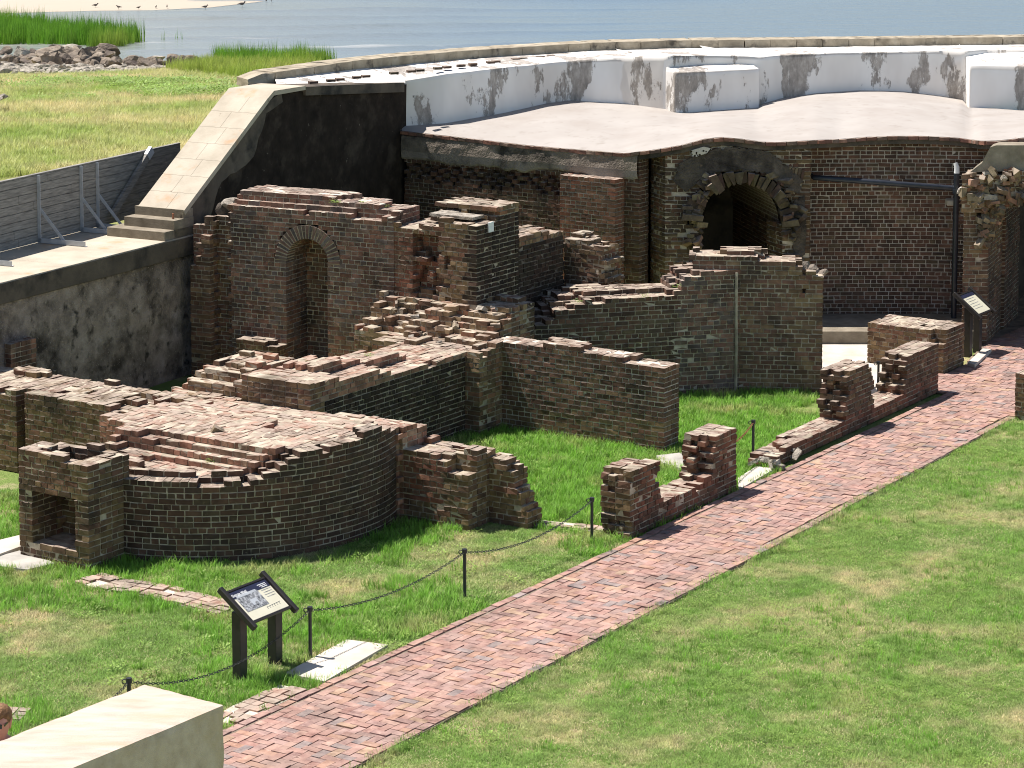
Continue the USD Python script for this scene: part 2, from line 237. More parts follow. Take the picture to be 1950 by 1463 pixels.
M('water', {'g': ('geometry', {}), 'mp': ('mapping', dict(scale=(.35, 1.2, 1), rotation=(0, 0, -.12))), 'n': ('noise_texture', dict(scale=.55, detail=5, roughness=.6)), 'n2': ('noise_texture', dict(scale=3.0, detail=4)), 'ad': ('math', dict(math_type='multiply_add', value2=.35)),
    'bp': ('bump', dict(strength=1., distance=.24)), 'mf': ('mapping', dict(scale=(.035, .17, 1), rotation=(0, 0, .1))), 'nf': ('noise_texture', dict(scale=1., detail=7, roughness=.62)), 'sx': ('separate_xyz', {}),
    'near': ('map_range', dict(from_min=112, from_max=165, to_min=.10, to_max=-.14, clamp=True)), 'nx': ('map_range', dict(from_min=-26, from_max=-2, to_min=.09, to_max=-.05, clamp=True)), 'a1': ('math', dict(math_type='add')), 'a2': ('math', dict(math_type='add')), 'fm': ('map_range', dict(from_min=.63, from_max=.73, clamp=True, to_max=.5)),
    'sh': ('map_range', dict(from_min=-30, from_max=4, clamp=True)), 'cx': ('mix_color', dict(a=(.27, .27, .235), b=(.15, .20, .24))), 'fx': ('mix_color', dict(b=(.62, .60, .55))), 'p': ('principled_bsdf', dict(roughness=.16, ior=1.33, specular_ior_level=.5))},
  [('g.position', 'mp.vector'), ('mp.vector', 'n.vector'), ('mp.vector', 'n2.vector'), ('n2.fac', 'ad.value1'), ('n.fac', 'ad.value3'), ('ad.value', 'bp.height'), ('bp.normal', 'p.normal'), ('g.position', 'mf.vector'), ('mf.vector', 'nf.vector'), ('g.position', 'sx.vector'),
   ('sx.y', 'near.value'), ('sx.x', 'nx.value'), ('near.result', 'a1.value1'), ('nx.result', 'a1.value2'), ('a1.value', 'a2.value1'), ('nf.fac', 'a2.value2'), ('a2.value', 'fm.value'), ('sx.x', 'sh.value'), ('sh.result', 'cx.fac'), ('cx.result', 'fx.a'), ('fm.result', 'fx.fac'), ('fx.result', 'p.base_color')])
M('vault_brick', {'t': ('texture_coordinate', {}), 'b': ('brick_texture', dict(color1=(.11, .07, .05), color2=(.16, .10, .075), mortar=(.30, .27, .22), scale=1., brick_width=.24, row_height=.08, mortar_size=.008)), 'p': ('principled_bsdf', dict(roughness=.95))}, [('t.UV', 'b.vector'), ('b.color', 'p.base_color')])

# ------------------------------------------------------------------ bricklayer
CO, FU, FV = .08, .06, .12
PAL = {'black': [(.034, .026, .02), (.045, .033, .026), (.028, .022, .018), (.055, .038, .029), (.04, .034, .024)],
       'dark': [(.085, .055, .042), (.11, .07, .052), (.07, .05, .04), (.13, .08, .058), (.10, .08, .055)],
       'brown': [(.125, .082, .06), (.155, .10, .072), (.105, .075, .055), (.17, .125, .08), (.14, .085, .065), (.095, .07, .052)],
       'olive': [(.16, .125, .072), (.145, .105, .065), (.18, .14, .085), (.12, .085, .06), (.15, .09, .065)],
       'red': [(.20, .095, .068), (.17, .085, .062), (.15, .10, .075), (.22, .12, .085), (.13, .08, .06)],
       'grey': [(.15, .115, .095), (.125, .09, .075), (.165, .10, .08), (.11, .095, .09), (.18, .115, .09)],
       'worn': [(.26, .15, .11), (.22, .15, .11), (.30, .18, .13), (.25, .19, .14), (.2, .12, .09), (.34, .2, .15)],
       'rubbly': [(.2, .16, .1), (.24, .19, .12), (.18, .12, .08), (.26, .15, .1), (.15, .11, .075)]}
NB = [0]
def lay(parent, L, T, fmap, top, mask=None, seed=0, noise=1.0, pal='brown', z0=0.0, jit=1.0, nsingle=300, bias=None, mort='mortar', rec=.009, skipback=True, name='brick'):
    """Lays coursed brickwork in local (u along, v into the wall, w up): every brick keeps its own edges; mortar sits recessed behind the faces.
    top(u, v) gives the surviving height, mask(u, v, w) says where there is brick. The largest bricks in view become parts, the rest one part."""
    rng = np.random.RandomState(seed + 11); rr = random.Random(seed + 5)
    NU, NV = max(1, int(round(L / FU))), max(1, int(round(T / FV)))
    uu = (np.arange(NU) + .5) * FU; vv = (np.arange(NV) + .5) * FV
    Htop = np.array([[top(u, v) for v in vv] for u in uu])
    gu, gv = np.meshgrid(uu, vv, indexing='ij'); Htop = Htop + min(noise, 2.2) * CO * 2.6 * (meshkit.fbm(np.stack([gu * 1.9, gv * 2.4, gu * 0 + seed * 3.7], -1), 3) - .5)
    Htop = np.round(Htop / CO) * CO; K = int(np.ceil(Htop.max() / CO)) + 2; chip = .035 * noise
    mk = lambda u, v, w: True
    mask = mask or mk
    occ = np.zeros((K + 1, NU + 2, NV + 2), bool); bricks = []
    for k in range(K):
        head = k % 2 == 1; rows = []; j = 0
        while j < NV:
            wid = 2 if (head and j + 2 <= NV) else 1
            rows.append((j, wid, 2 if wid == 2 else 4)); j += wid
        for ri, (j, wid, ln) in enumerate(rows):
            off = (k // 2 % 2) * 2 + (ri % 2) * 2 if ln == 4 else (1 if k // 2 % 2 == 0 else 0)
            i = -(off % ln)
            while i < NU:
                i0, i1 = max(i, 0), min(i + ln, NU); i += ln
                if i1 - i0 < 1: continue
                if NU - i1 == 1 and ln > 1: i1 = NU; i = NU
                hm = Htop[i0:i1, j:j + wid].mean() - (CO if rr.random() < chip else 0)
                if (k + .55) * CO > hm: continue
                ok = np.array([[mask(uu[a], vv[b], (k + .5) * CO) for b in range(j, j + wid)] for a in range(i0, i1)])
                if not ok.any(): continue
                col = ok.mean(1) >= .5; idx = np.flatnonzero(col)
                if len(idx) == 0: continue
                a0, a1 = i0 + idx[0], i0 + idx[-1] + 1; okv = np.flatnonzero(ok[idx[0]:idx[-1] + 1].mean(0) >= .5)
                if len(okv) == 0: continue
                b0, b1 = j + okv[0], j + okv[-1] + 1
                occ[k, a0 + 1:a1 + 1, b0 + 1:b1 + 1] = True; bricks.append((k, a0, a1, b0, b1))
    pal_ = PAL[pal] if isinstance(pal, str) else None
    out = []; mo_ = MB()
    zero = V3(0, 0, 1)
    for (k, a0, a1, j0, j1) in bricks:
        fr = not occ[k, a0 + 1:a1 + 1, j0].all(); bk = not occ[k, a0 + 1:a1 + 1, j1 + 1].all(); le = not occ[k, a0, j0 + 1:j1 + 1].all(); ri = not occ[k, a1 + 1, j0 + 1:j1 + 1].all()
        tp = not occ[k + 1, a0 + 1:a1 + 1, j0 + 1:j1 + 1].all(); bt = k > 0 and not occ[k - 1, a0 + 1:a1 + 1, j0 + 1:j1 + 1].all()
        if not (fr or bk or le or ri or tp or bt): continue
        u0, u1, v0, v1, w0, w1 = a0 * FU, a1 * FU, j0 * FV, j1 * FV, z0 + k * CO, z0 + (k + 1) * CO
        q = rec * (.75 + .5 * rng.rand())
        mu, mv, mw = (u0 + q * le, u1 - q * ri), (v0 + q * fr, v1 - q * bk), (w0 + .004 * bt, w1 - q * .45 * tp)
        mo_.add(np.array([fmap(mu[a], mv[b], mw[c]) for c in (0, 1) for b in (0, 1) for a in (0, 1)]), BF)
        if bk and skipback and not (fr or le or ri or tp): continue
        g = .0062 + .0035 * rng.rand(); e = rng.normal(0, .0035, 8) * jit; d = rng.normal(0, .0032, 6) * jit
        U, V_, W = (u0 + (d[0] * .7 if le else g), u1 - (d[1] * .7 if ri else g)), (v0 + (d[2] * .8 if fr else g), v1 - (d[3] * .8 if bk else g)), (w0 + g * .9, w1 - (-.001 + d[5] * 1.3 if tp else g * .9))
        c8 = np.array([fmap(U[a] + rng.normal(0, .003) * jit, V_[b] + rng.normal(0, .0025) * jit, W[c] + rng.normal(0, .0022) * jit) for c in (0, 1) for b in (0, 1) for a in (0, 1)])
        if tp and rng.rand() < .35 * jit:       # worn arrises
            c8[4 + rng.randint(4), 2] -= rng.uniform(.008, .03)
        pl_ = pal_ if pal_ is not None else PAL[pal((u0 + u1) / 2, w0)]
        t = np.array(pl_[rng.randint(len(pl_))]) * rng.uniform(.8, 1.2) * (bias or 1.0) * np.array([1.06, .90, .80])
        cen = c8.mean(0) + LOC[parent]; px, py, dd = proj(cen)
        A_ = 0
        if -20 < px < 1970 and -20 < py < 1480: A_ = ((u1 - u0) * CO * fr + (v1 - v0) * CO * (le or ri) + .35 * (u1 - u0) * (v1 - v0) * tp) / dd ** 2
        out.append((A_, c8, t))
    if mo_.n: part(parent, 'mortar', mo_.mesh(), MAT[mort])
    out.sort(key=lambda x: -x[0]); rest = MB()
    for i, (A_, c8, t) in enumerate(out):
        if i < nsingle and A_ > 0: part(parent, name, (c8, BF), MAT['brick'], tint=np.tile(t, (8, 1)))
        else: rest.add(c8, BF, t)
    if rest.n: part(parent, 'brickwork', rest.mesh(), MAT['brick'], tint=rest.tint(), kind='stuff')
    NB[0] += len(out)
def flat(o, u, v):
    o, u, v = np.asarray(o, float), np.asarray(u, float), np.asarray(v, float)
    return lambda a, b, c: o + a * u + b * v + np.array([0, 0, c])
def prof(o, d, pts):
    q = np.array(sorted(onplane(np.asarray(o, float), d, *p) for p in pts)); return lambda u, v=0: float(np.interp(u, q[:, 0], q[:, 1]))
def steps(pts):                                        # (u, z) polyline with jumps allowed
    q = np.array(pts, float); return lambda u, v=0: float(np.interp(u, q[:, 0], q[:, 1]))

# ================================================================== LARGE STRUCTURE
# ground of the parade and the rooms
gx, gy = np.meshgrid(np.linspace(-46, 46, 185), np.linspace(-30, 53.4, 168)); gz = .03 * (meshkit.fbm(np.stack([gx * .5, gy * .5, gx * 0], -1), 3) - .5) - .015
def gridmesh(x, y, z):
    n, m = x.shape; i = np.arange(n * m).reshape(n, m); f = np.stack([i[:-1, :-1], i[:-1, 1:], i[1:, 1:], i[1:, :-1]], -1).reshape(-1, 4)
    return trimesh.Trimesh(np.stack([x, y, z], -1).reshape(-1, 3), np.vstack([f[:, [0, 1, 2]], f[:, [0, 2, 3]]]), process=False)
single('ground', gridmesh(gx, gy, gz), MAT['lawn_ground'], kind='structure', smooth=True)
# land outside the wall
def land_z(x, y):
    z = np.interp(y, [40, 57, 75, 92, 108, 117, 126, 150], [1.75, 1.6, 1.0, .2, -.75, -1.35, -1.9, -2.6])
    east = np.interp(y, [50, 90, 112, 130], [1.5, -6.5, -8.2, -9.0])
    return z - np.clip((x - east) * .8, 0, 4) + .12 * (meshkit.fbm(np.stack([x * .35, y * .35, x * 0], -1), 3) - .5)
tx, ty = np.meshgrid(np.linspace(-75, 4, 159), np.linspace(36, 150, 170))
keep = land_z(tx, ty)
T0 = at(365, 447, 2.55); TD = V3(.47, .883, 0); TN = V3(-.883, .47, 0)          # terrace: front edge corner, along, towards the sea
back_line = (np.stack([tx, ty], -1) - T0[:2]) @ TN[:2]
keep = np.where(back_line < 3.2, np.minimum(keep, -.4), keep)
single('terrain', gridmesh(tx, ty, keep), MAT['field_ground'], kind='structure', smooth=True)
wx = np.concatenate([np.linspace(-4000, -80, 6), np.linspace(-70, -40, 6), np.linspace(-38, 16, 110), np.linspace(20, 70, 10), np.linspace(80, 4000, 6)]); wy = np.concatenate([np.linspace(52, 108, 12), np.linspace(110, 175, 260), np.linspace(180, 230, 10), np.linspace(300, 6000, 8)])
mx_, my_ = np.meshgrid(wx, wy); mz_ = np.full(mx_.shape, -1.5)
for y0, sl_, am, x0, xw in ((120, .22, .10, -4, 14), (127, .20, .14, -6, 13), (133.5, .18, .15, -8, 12), (139, .13, .17, -8, 12), (144, .10, .16, -14, 12), (150, .08, .14, -6, 11), (158, .06, .12, 2, 14)):
    dd_ = my_ - (y0 + sl_ * (mx_ - x0) + 1.6 * (meshkit.fbm(np.stack([mx_ * .12, my_ * 0 + y0, my_ * 0], -1), 3) - .5)); w_ = np.where(dd_ < 0, .35, 1.1); mz_ += am * np.exp(-(dd_ / w_) ** 2) * np.exp(-((mx_ - x0) / xw) ** 2) * (.5 + meshkit.fbm(np.stack([mx_ * .3, my_ * 0 + y0 * 3, my_ * 0], -1), 3))
single('water', gridmesh(mx_, my_, mz_), MAT['water'], kind='structure', smooth=True)
sp_ = Polygon([(-160, 138), (-60, 141), (-29.5, 147.5), (-24, 149.5), (-20.5, 150), (-17.5, 152), (-15, 156.5), (-9, 172), (-2, 215), (-2, 420), (-400, 420), (-400, 138)]).buffer(2).buffer(-2)
single('sand_beach', prism(sp_, -2.2, -1.488), MAT['sand'], kind='structure')

# casemate walls --------------------------------------------------------------------------------
C1 = P(7.9, 10.8)
t = thing('casemate_wall', 'long dark casemate wall of brick with a grey concrete band along its top, left of the square pier', 'wall', C1)
o = V3(0, 0, 0); d = -BX
lay(t, 5.6, .36, flat(o, d, AX), steps([(0, 3.28), (4, 3.28), (5.6, 3.5)]), seed=1, pal='dark', noise=.4, mask=lambda u, v, w: not (v < .12 and u < 4 and w > 2.62 + .06 * math.sin(u * 5) + .05 * math.sin(u * 13) and w < 2.99 and math.sin(u * 19 + w * 31) > -.6))
bu = np.linspace(-.05, 5.55, 57); prf = []
bn = lambda u, w, s: .035 * (meshkit.fbm(np.array([[u * 3, w * 6, s]]), 4)[0] - .5)
rows = [(3.02, .1), (3.02, -.005), (3.06, -.03), (3.2, -.05), (3.34, -.045), (3.46, -.04), (3.515, -.03), (3.52, .3)]
gv = np.array([[o + u * d + (dv + bn(u, z, 1)) * AX + V3(0, 0, z + (bn(u, z, 5) if z > 3.1 else 5 * bn(u * .8, 3, 7))) for u in bu] for z, dv in rows])
part(t, 'concrete_band', gridmesh(gv[..., 0], gv[..., 1], gv[..., 2]), MAT['band_concrete'])
t = thing('brick_pier', 'square red brown brick pier with sharp corners standing left of the narrow dark slit', 'pier', P(7.55, 6.82))
lay(t, 1.26, .36, flat(V3(0, 0, 0), d, AX), steps([(0, 3.06), (1.26, 3.03)]), seed=2, pal='red', noise=.25, jit=.6, mort='mortar_pale')

AY, X2 = 50.4, 2.97; acx, azs, aR = 4.44, 2.18, .80
t = thing('casemate_arch_wall', 'weathered casemate front pierced by a ragged brick arch with a dark tunnel', 'wall', (X2, AY, 0))
tp2 = prof(V3(X2, AY, 0), V3(1, 0, 0), [(1240, 286), (1300, 276), (1340, 265), (1370, 262), (1410, 264), (1450, 270), (1480, 271), (1540, 268)])
RR = random.Random(8); ragR = [RR.uniform(-.03, .16) for _ in range(64)]
def arch_mask(u, v, w):
    x = u + X2 - acx
    if w < azs: return abs(x) > aR + (.06 * math.sin(w * 23) + .05 * math.sin(w * 9 + x) if x < 0 else 0)
    return math.hypot(x, w - azs) > aR + .26
lay(t, 2.82, .6, flat(V3(0, 0, 0), V3(1, 0, 0), V3(-.42, .907, 0)), lambda u, v: tp2(u) - .13, mask=arch_mask, seed=3, pal=lambda u, w: 'rubbly' if u < .26 else 'olive', noise=.1, jit=2.0, bias=.62)
for k in range(26):                                       # ragged ring of the arch
    th = math.pi * (k + .5) / 26; r1 = aR + .22 + ragR[k] * (.9 if k < 9 or k > 20 else .4)
    c, s_ = math.cos(th), math.sin(th); ax, az = V3(-c, 0, s_), V3(s_, 0, c)
    hw = math.pi * (aR + .1) / 52 * .93; pr = -.04 - .16 * RR.random() * (1.7 if k > 18 or k < 9 else .8)
    v8 = np.array([V3(acx - X2, 0, azs) + ax * rad + az * (sg * hw * (.86 if rad < aR + .1 else 1.12)) + V3(0, y, 0) for y in (pr, .5) for sg in (-1, 1) for rad in (aR - .02 * RR.random(), r1)]) + np.random.RandomState(k).normal(0, .02, (8, 3))
    part(t, 'arch_brick', trimesh.Trimesh(v8, BF[:, ::-1], process=False), MAT['brick'], tint=np.tile(np.array(PAL['olive'][k % 5]) * RR.uniform(.45, .8), (8, 1)))
ra = np.random.RandomState(55)
for k in range(46):                                        # torn masonry standing proud of the jambs and the haunches
    if k < 30: th_ = ra.uniform(-.9, 1.0); rad = aR + ra.uniform(.08, .42)
    else: th_ = ra.uniform(2.0, 3.6); rad = aR + ra.uniform(.1, .45)
    zz0 = azs + (rad * math.sin(th_) if th_ > 0 and th_ < math.pi else -1.1 * ra.rand()); m = bit(ra.uniform(.07, .13), 900 + k); m.apply_translation(V3(acx - X2 - rad * math.cos(th_), -.04 - .10 * ra.rand(), zz0))
    part(t, 'broken_brick', m, MAT['brick'], tint=np.tile(np.array(PAL['rubbly' if k < 22 else 'olive'][k % 5]) * ra.uniform(.6, 1.3), (len(m.vertices), 1)))
def upx(px, py): u_, z_ = onplane(V3(X2, AY - .02, 0), V3(1, 0, 0), px, py); return (u_, z_)
def plate(pts, y, m, name, seed, holes=0):
    g = Polygon([upx(*p) for p in pts]).buffer(.04).buffer(-.04); r = np.random.RandomState(seed); x0, y0, x1, y1 = g.bounds
    for _ in range(holes): g = g.difference(shapely.Point(r.uniform(x0, x1), r.uniform(y0, y1)).buffer(r.uniform(.012, .026), 4))
    rag = [shapely.Point(g.exterior.interpolate(q, normalized=True)).buffer(r.uniform(.01, .05), 3) for q in r.rand(26)]; g = g.difference(unary_union(rag)) if not holes else g
    for q in getattr(g, 'geoms', [g]):
        m_ = trimesh.creation.extrude_polygon(q, .05, engine='earcut'); m_ = m_.subdivide_to_size(.12); m_.apply_transform(np.array([[1, 0, 0, 0], [0, 0, 1, y], [0, 1, 0, 0], [0, 0, 0, 1]])); m_.vertices[:, 1] += .03 * (meshkit.fbm(m_.vertices * 6 + seed, 3) - .5); part(t, name, m_, MAT[m])
plate([(1282, 345), (1292, 312), (1330, 294), (1372, 281), (1420, 281), (1465, 290), (1502, 318), (1530, 345), (1522, 372), (1486, 352), (1460, 332), (1412, 322), (1362, 328), (1326, 350), (1306, 366)], -.035, 'spandrel_render', 'old_render', 3)
plate([(1506, 385), (1532, 372), (1536, 440), (1530, 520), (1508, 520), (1512, 450)], -.03, 'spandrel_render', 'old_render', 4)
plate([(1316, 286), (1340, 279), (1353, 282), (1346, 291), (1326, 298), (1317, 297)], -.075, 'pale_slab', 'lime_patch', 5, 14)
ring2 = MB()
for k in range(40):                                        # relieving course of upright bricks above the arch
    x = -1.25 + k * .062; z = 3.13 + .33 * (1 - (x / 1.3) ** 2) * .7
    ring2.add(cbox(V3(acx - X2 + x, -.012 - .02 * RR.random(), z - .14), (-.026, .026), (0, .2), (0, .2), V3(1, 0, .25 * x), V3(0, 1, 0), V3(.15 * x, 0, 1)), BF, np.array(PAL['olive'][k % 5]) * RR.uniform(.55, 1.0))
part(t, 'relieving_arch', ring2.mesh(), MAT['brick'], tint=ring2.tint(), kind='stuff')
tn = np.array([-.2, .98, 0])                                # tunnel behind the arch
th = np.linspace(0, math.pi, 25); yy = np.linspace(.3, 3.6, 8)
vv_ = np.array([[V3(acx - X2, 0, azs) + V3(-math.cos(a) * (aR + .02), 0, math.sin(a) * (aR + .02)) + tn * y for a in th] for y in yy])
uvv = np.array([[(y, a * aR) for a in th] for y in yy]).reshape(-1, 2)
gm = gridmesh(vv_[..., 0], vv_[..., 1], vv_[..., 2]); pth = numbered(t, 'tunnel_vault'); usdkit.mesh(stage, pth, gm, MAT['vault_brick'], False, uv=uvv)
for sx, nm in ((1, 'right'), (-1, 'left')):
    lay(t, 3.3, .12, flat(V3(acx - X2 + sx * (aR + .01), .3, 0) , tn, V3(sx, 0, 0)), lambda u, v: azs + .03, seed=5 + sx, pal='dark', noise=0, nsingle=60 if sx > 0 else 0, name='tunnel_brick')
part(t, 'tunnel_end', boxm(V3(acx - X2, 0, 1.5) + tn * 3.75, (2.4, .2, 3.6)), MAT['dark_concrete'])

t = thing('curved_casemate_wall', 'tall shaded brick wall between the two casemate arches, crossed by the black pipe', 'wall', (5.75, 50.95, 0))
lay(t, 3.72, .36, lambda u, v, w: V3(u, v + .12 * (1 - ((u - 1.5) / 1.8) ** 2), w), steps([(0, 3.76), (3.8, 3.76)]), seed=7, pal='dark', noise=0, bias=1.15, mort='mortar_pale')
t = thing('casemate_pier', 'rough casemate pier with broken crown beside the second arch, right of the drainpipe', 'pier', (8.6, 49.44, 0))
jd = V3(.36, .933, 0)
lay(t, .48, 1.44, flat(V3(0, 0, 0), V3(1, 0, 0), jd), lambda u, v: 2.56 if v < .3 else 3.0, seed=9, pal=lambda u, w: 'olive' if w > 1.6 else 'brown', noise=1., jit=1.2)
lay(t, .48, 1.56, flat(V3(.0, 0, 0) + jd * 1.44 + V3(.06, 0, 0), V3(1, 0, 0), jd), lambda u, v: 3.2, seed=10, pal='dark', noise=.2, nsingle=120)
cx2, cz2, R2 = 1.78, 1.75, 1.22
lay(t, 3.4, .84, flat(V3(-.06, -.06, 2.56), V3(1, 0, 0), jd), lambda u, v: .76, mask=lambda u, v, w: (math.hypot(u - cx2, w + 2.56 - cz2) > R2 + .05 * math.sin(u * 31 + v * 20) or abs(u - cx2) > R2) and not (u > .45 and w < .1), seed=12, pal='rubbly', noise=1.5, jit=3.2)
rb = np.random.RandomState(44)
for k in range(34):                                        # torn ring of the broken arch
    a = rb.uniform(.1, 1.35); rad = R2 + rb.uniform(.0, .42); m = bit(rb.uniform(.07, .13), 300 + k); m.apply_transform(trimesh.transformations.rotation_matrix(a + rb.uniform(-.4, .4), [0, 1, 0]))
    m.apply_translation(V3(cx2 - rad * math.cos(a) - .04, -.08 + rb.uniform(-.06, .06), cz2 + rad * math.sin(a)))
    part(t, 'broken_brick', m, MAT['brick'], tint=np.tile(np.array(PAL['rubbly'][k % 5]) * rb.uniform(.8, 1.4), (len(m.vertices), 1)))
for k in range(44):
    m = bit(rb.uniform(.08, .16), 350 + k); m.apply_translation(V3(rb.uniform(-.06, 1.0), -.12 + rb.uniform(-.06, .1), rb.uniform(2.75, 3.36))); part(t, 'broken_brick', m, MAT['rubble'] if k % 7 == 0 else MAT['brick'], tint=np.tile(np.array(PAL['rubbly'][k % 5]) * 1.1, (len(m.vertices), 1)))
hz_ = [(.12, 3.32), (.35, 3.5), (.5, 3.8), (.62, 3.84), (4.4, 3.84), (4.4, 3.3), (1.4, 3.36)]
pg = trimesh.creation.extrude_polygon(Polygon(hz_), .9, engine='earcut'); pg.apply_transform(np.array([[1, 0, .3, -.02], [0, 0, .95, .02], [0, 1, 0, 0], [0, 0, 0, 1]]))
part(t, 'concrete_haunch', pg, MAT['step_concrete'])
lay(t, .6, 1.2, flat(V3(3.0, 0, 0), V3(1, 0, 0), jd), lambda u, v: 3.2, seed=13, pal='brown', nsingle=0)
part(t, 'yellow_plate', boxm((1.94, 2.95, 2.35), (.06, .02, .12)), MAT['panel_cream'])
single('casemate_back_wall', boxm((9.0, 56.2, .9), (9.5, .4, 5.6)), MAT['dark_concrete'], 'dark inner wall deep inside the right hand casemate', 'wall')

# gun deck over the casemates -------------------------------------------------------------------------------------
fe = [onp for onp in []]
front = []
for px, py in [(765, 249), (880, 262), (1000, 276), (1100, 285), (1190, 292), (1222, 288)]:
    u, z = onplane(C1, d, px, py); front.append(C1 + d * u + V3(0, 0, z))
for px, py in [(1240, 286), (1300, 276), (1340, 265), (1370, 261.5), (1410, 264), (1450, 270), (1480, 271), (1550, 267)]:
    u, z = onplane(V3(2.67, AY - .03, 0), V3(1, 0, 0), px, py); front.append(V3(2.67 + u, AY - .03, z))
for px, py in [(1600, 265), (1650, 261), (1700, 259), (1760, 259), (1820, 262), (1850, 266)]:
    u, z = onplane(V3(5.75, 50.9, 0), V3(1, 0, 0), px, py); front.append(V3(5.75 + u, 50.9, z))
for px, py in [(1870, 269), (1900, 268), (1950, 262), (2100, 255), (2300, 266)]:
    u, z = onplane(V3(8.6, 50.0, 0), V3(1, 0, 0), px, py); front.append(V3(8.6 + u, 50.0, z))
front = np.array(front)
bk_px = [(765, 243, 3.65), (850, 235, 3.7), (960, 214, 3.82), (1045, 195, 3.95), (1085, 190, 3.97), (1180, 196, 3.92), (1270, 208, 3.84), (1284, 215, 3.8), (1300, 218, 3.8), (1447, 206, 3.8), (1452, 199, 3.85), (1490, 187, 3.95), (1560, 177, 4.05), (1640, 172, 4.08), (1720, 174, 4.05), (1795, 183, 3.95), (1838, 191, 3.88), (1844, 205, 3.8), (1950, 213, 3.8), (2300, 205, 3.85)]
base = np.array([at(*q) for q in bk_px])
def resample(pts, n, key=0):
    s = np.r_[0, np.cumsum(np.linalg.norm(np.diff(pts[:, :2], axis=0), axis=1))]; q = np.linspace(0, s[-1], n); return np.stack([np.interp(q, s, pts[:, k]) for k in range(3)], 1)
NP = 150
fpx = proj(front)[0]; bpx = proj(base)[0]; qx = np.linspace(765, 2300, NP)
Fr = np.stack([np.interp(qx, fpx, front[:, k]) for k in range(3)], 1); Bk = np.stack([np.interp(qx, bpx, base[:, k]) for k in range(3)], 1); Bk[:, 1] += .25
td = np.linspace(0, 1, 30)
roof = Fr[None] * (1 - td)[:, None, None] + Bk[None] * td[:, None, None]
roof[..., 2] += .05 * np.sin(np.pi * td)[:, None] + .02 * (meshkit.fbm(roof * .8, 3) - .5)
t_deck = thing('gun_deck', 'pale cream concrete gun deck swelling over the casemate vaults', 'roof')
gm = gridmesh(roof[..., 0], roof[..., 1], roof[..., 2]); part(t_deck, 'deck_surface', gm, MAT['deck_white'], smooth=True)
dn = np.stack([Fr, Fr - [0, 0, .16], Fr - [0, -.5, .2]]); part(t_deck, 'deck_edge', gridmesh(dn[::-1, :, 0], dn[::-1, :, 1], dn[::-1, :, 2]), MAT['dark_concrete'])
er = np.random.RandomState(3); Fe = resample(front, 88)
for k in range(len(Fe) - 1):                              # course of bricks laid flat along the edge
    p0, p1 = Fe[k], Fe[k + 1]; u = p1 - p0; l = np.linalg.norm(u); u = u / l; v = np.cross([0, 0, 1], u)
    if p0[0] > 10.6: break
    c8 = cbox(p0 + V3(0, 0, -.07) - v * (.045 + .012 * er.rand()), (.006, l - .006), (0, .16), (0, .065), u, v, V3(0, 0, 1)) + er.normal(0, .004, (8, 3))
    part(t_deck, 'edge_brick', (c8, BF), MAT['brick'], tint=np.tile(np.array(PAL['red'][k % 5]) * er.uniform(.9, 1.4), (8, 1)))

# whitewashed parapet: faces down to the deck, flat top behind
t_par = thing('white_parapet', 'whitewashed parapet with grey peeling patches, stepping out in square blocks along the gun deck', 'parapet')
tops_px = [(765, 157), (850, 143), (960, 131), (1045, 122), (1085, 118), (1180, 111), (1272, 107), (1285, 137), (1300, 135), (1447, 132), (1452, 109), (1490, 106), (1560, 103), (1640, 101), (1720, 99), (1795, 97), (1838, 98), (1844, 129), (1950, 128), (2300, 124)]
def vtop(bp, px, py):                                      # height above a known ground point at pixel row py
    r = ray(px, py); return EYE[2] + bp[1] / r[1] * r[2]
TB = []
for (px, py, z), (qx_, qy) in zip(bk_px, tops_px):
    bp = at(px, py, z); TB.append((bp, vtop(bp, px, qy)))
def wob(pts, s, amp): return pts + amp * (np.stack([meshkit.fbm(pts * 1.7 + s + 9 * k, 3) for k in range(3)], -1) - .5)
cop_px = [(472, 141, 5.0), (520, 137, 5.02), (650, 118, 5.05), (750, 107, 5.05), (870, 97, 5.05), (985, 89, 5.05), (1140, 80, 5.05), (1300, 76, 5.05), (1480, 74.5, 5.05), (1640, 73, 5.05), (1800, 71, 5.05), (1950, 69.5, 5.05), (2300, 67, 5.05)]
cop = np.array([at(*q) for q in cop_px]); cpx = proj(cop)[0]
pa = [np.r_[b, t_] for b, t_ in TB[:7]]
for fx in (.35, .7): pa.append(np.r_[TB[6][0][:2] * (1 - fx) + TB[10][0][:2] * fx + [0, .15], TB[6][0][2], TB[6][1] * (1 - fx) + TB[10][1] * fx])
pa += [np.r_[b, t_] for b, t_ in TB[10:17]]
pa += [np.r_[TB[16][0] + V3(.5, .25, 0), TB[16][1]], np.r_[TB[19][0] + V3(0, 1.3, 0), TB[16][1]]]
pa = np.array(pa); ss = np.r_[0, np.cumsum(np.linalg.norm(np.diff(pa[:, :2], axis=0), axis=1))]; sq = np.linspace(0, ss[-1], 190); pa = np.stack([np.interp(sq, ss, pa[:, k]) for k in range(4)], 1)
g = [np.array([V3(a[0], a[1] + .02 * h, a[2] - .15 + h * (a[3] - a[2] + .15)) for a in pa]) for h in np.linspace(0, 1, 13)]
endp = []
for a in pa:
    px = proj(V3(a[0], a[1], a[3]))[0]; c = np.array([np.interp(px - 6, cpx, cop[:, k]) for k in range(3)]); endp.append(V3(c[0], c[1] + .03, 4.86))
endp = np.array(endp); tp0 = np.array([V3(a[0], a[1], a[3]) for a in pa])
for fx in (.04, .2, .45, .7, 1.0): g.append(tp0 * (1 - fx) + endp * fx + [0, 0, .015 * (fx < 1)])
g = wob(np.array(g), 2, .03); part(t_par, 'wall_face', gridmesh(g[..., 0], g[..., 1], g[..., 2]), MAT['whitewash'], smooth=50)
